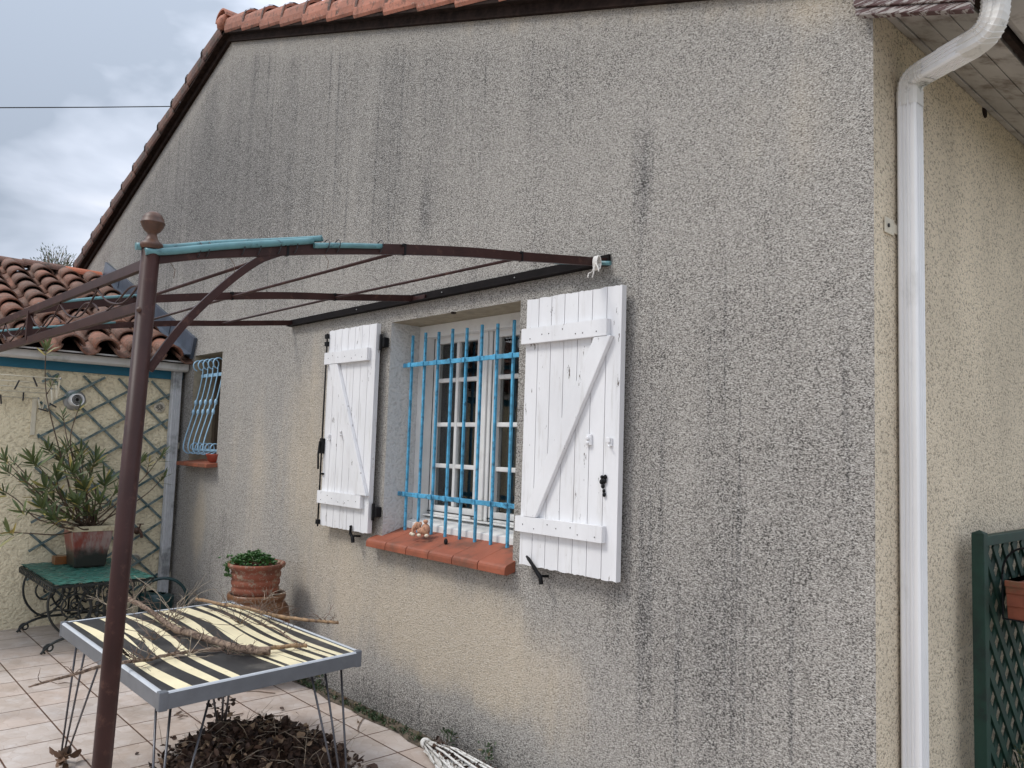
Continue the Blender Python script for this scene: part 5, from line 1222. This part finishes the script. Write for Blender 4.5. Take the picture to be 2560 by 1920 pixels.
# ------------------------------------------------------------------ dark green trellis and trough, right
XG = -1.045
gt = empty('garden_trellis', (XG, 3.42, 0), 'dark green lattice panel standing beside the white downspout', 'trellis')
m = MB(); m.box(XG-.022, XG+.022, 3.365, 3.41, 0, 1.312); m.add([(XG-.022, 3.365, 1.312), (XG+.022, 3.365, 1.312), (XG+.022, 3.41, 1.312), (XG-.022, 3.41, 1.312), (XG, 3.3875, 1.324)], [(0, 1, 4), (1, 2, 4), (2, 3, 4), (3, 0, 4)]); m.build('post', M_['greenwood'], gt, .002)
MB().box(XG-.022, XG+.022, 4.96, 5.0, 0, 1.312).build('post', M_['greenwood'], gt, .002)
MB().box(XG-.018, XG+.018, 3.41, 4.96, 1.262, 1.300).build('top_rail', M_['greenwood'], gt, .002)
MB().box(XG-.018, XG+.018, 3.41, 4.96, .15, .19).build('bottom_rail', M_['greenwood'], gt, .002)
gy0, gy1, gz0, gz1 = 3.411, 4.959, .191, 1.261
for lay, sg in ((0, 1), (1, -1)):
    Xl_ = XG+(.0045 if lay else -.0045)
    for k in range(-9, 14):
        y0 = gy0+k*.118; dz = gz1-gz0; slope = .85
        a = (y0, gz0) if sg > 0 else (y0, gz1); b_ = (y0+dz*slope, gz1) if sg > 0 else (y0+dz*slope, gz0)
        t0 = max(0, (gy0-a[0])/(b_[0]-a[0])); t1 = min(1, (gy1-a[0])/(b_[0]-a[0]))
        if t1-t0 < .04: continue
        P0 = (Xl_, lerp(a[0], b_[0], t0), lerp(a[1], b_[1], t0)); P1 = (Xl_, lerp(a[0], b_[0], t1), lerp(a[1], b_[1], t1))
        MB().bar(P0, P1, .034, .008, (1, 0, 0)).build('lath', M_['greenwood'], gt)
tro = PX(2520, 1466, -.97); 
tq = empty('planter_trough', (-.93, tro.y+.3, tro.z-.17), 'terracotta trough hung on the green lattice at the right edge', 'planter')
y0, y1, zt2 = tro.y+.09, tro.y+.62, tro.z+.01
def trow(e_, z): return [(-1.005, y0+e_, z), (-.84-e_, y0+e_, z), (-.84-e_, y1-e_, z), (-1.005, y1-e_, z)]
m = MB(); rows = [trow(.025, zt2-.15), trow(.018, zt2-.10), trow(.012, zt2-.099), trow(.008, zt2-.05), trow(.003, zt2-.049), trow(0, zt2-.022)]
vs = [p for r in rows for p in r]; fs = [(3, 2, 1, 0)]+[(i*4+j, i*4+(j+1) % 4, (i+1)*4+(j+1) % 4, (i+1)*4+j) for i in range(5) for j in range(4)]; m.add(vs, fs).build('trough_body', M_['clay2'], tq, .004)
m = MB(); a_ = trow(-.008, zt2-.021); b_ = trow(-.010, zt2); c_ = trow(.012, zt2); d_ = trow(.014, zt2-.021); m.add(a_+b_+c_+d_, [f for j in range(4) for f in ((j, (j+1) % 4, 4+(j+1) % 4, 4+j), (4+j, 4+(j+1) % 4, 8+(j+1) % 4, 8+j), (8+j, 8+(j+1) % 4, 12+(j+1) % 4, 12+j), (12+j, 12+(j+1) % 4, (j+1) % 4, j))]); m.build('trough_rim', M_['clay2'], tq, .002)
MB().add(trow(.013, zt2-.03), [(0, 1, 2, 3)]).build('soil', M_['earth'], tq)
for yy in (tro.y+.11, tro.y+.45):
    m = MB(); m.tube([(-1.02+.17*(1-math.cos(a))*.5, yy, zt2+.02+.11*math.sin(a)) for a in [math.pi*i/14 for i in range(15)]], .004, 6); m.tube([(-1.02, yy, zt2+.02), (-1.02, yy, zt2-.15), (-.85, yy, zt2-.155)], .004, 6); m.build('hook', M_['black'], tq)
# low heather shrub under the trellis
m = MB(); rh = random.Random(17); hc = Vector((-.93, 3.85, 0))
for k in range(2600):
    a = rh.uniform(0, 6.28); r_ = rh.random()**.5; y = hc.y+.62*r_*math.cos(a); x = hc.x+.20*r_*math.sin(a); top = .50*(1-.55*r_*r_)+.03*math.sin(y*14); z = top*rh.uniform(.55, 1.0)
    d = (Vector((x-hc.x, (y-hc.y)*.6, .5))+rv(rh)*.5).normalized(); leafq(m, Vector((x, y, z)), d, rv(rh, .2, 1).normalized(), rh.uniform(.015, .035), rh.uniform(.004, .009), rh.uniform(-.3, .3), 2)
for k in range(90):
    a = rh.uniform(0, 6.28); r_ = rh.random()**.5; y = hc.y+.6*r_*math.cos(a); x = hc.x+.19*r_*math.sin(a); m.tube([(hc.x, lerp(hc.y, y, .5), 0), (x, y, .5*(1-.5*r_*r_)+rh.uniform(-.02, .04))], [.004, .0015], 4, 1)
tag(m.build('heather_shrub', [M_['heather'], M_['twiglight']], loc=hc), 'low wiry shrub with dry tips under the green lattice', 'shrub')

# ------------------------------------------------------------------ beyond the roofs
c0 = PX(-40, 269.3, -26); c1 = PX(460, 265.7, -26)
dc = (c1-c0); cb = MB().tube([c0-dc*2.2+Vector((0, 0, .15)), c0-dc, c0+Vector((0, 0, -.0)), c0+dc*.5+Vector((0, 0, -.01)), c1, c1+dc*1.5+Vector((0, 0, .1))], .016, 6); tag(cb.build('overhead_cable', M_['cable'], loc=c0), 'thin dark overhead cable crossing the sky left of the roof', 'cable')
tc_ = PX(140, 668, -19); te = empty('garden_tree', (tc_.x, tc_.y, 0), 'feathery grey green treetop showing above the outbuilding ridge', 'tree')
m = MB(); m.tube([(tc_.x, tc_.y, 0), (tc_.x+.05, tc_.y+.03, 2.2), (tc_.x, tc_.y, tc_.z-.7)], [.13, .10, .07], 10); m.build('trunk', M_['bark'], te)
rt2 = random.Random(2); br = MB(); cr2 = MB(); ctr = Vector((tc_.x, tc_.y, tc_.z-.42))
for k in range(150):
    d = Vector((rt2.gauss(0, .6), rt2.gauss(0, .6), rt2.uniform(.1, 1.1))).normalized(); L_ = rt2.uniform(.55, 1.0)*.88; e_ = ctr+Vector((d.x*L_*.75, d.y*L_*.75, d.z*L_)); s0 = ctr+Vector((0, 0, -.3)); mid = (s0+e_)/2+rv(rt2)*.06
    br.tube([s0, mid, e_], [.012, .008, .003], 4)
    for q_ in range(16):
        t_ = rt2.uniform(.45, 1.05); p = s0.lerp(e_, t_)+rv(rt2)*.07; leafq(cr2, p, (d+rv(rt2)*.7).normalized(), rv(rt2, .1, 1).normalized(), rt2.uniform(.05, .09), rt2.uniform(.012, .022), 0, 2)
br.build('limbs', M_['twig'], te); cr2.build('crown', M_['treeleaf'], te)
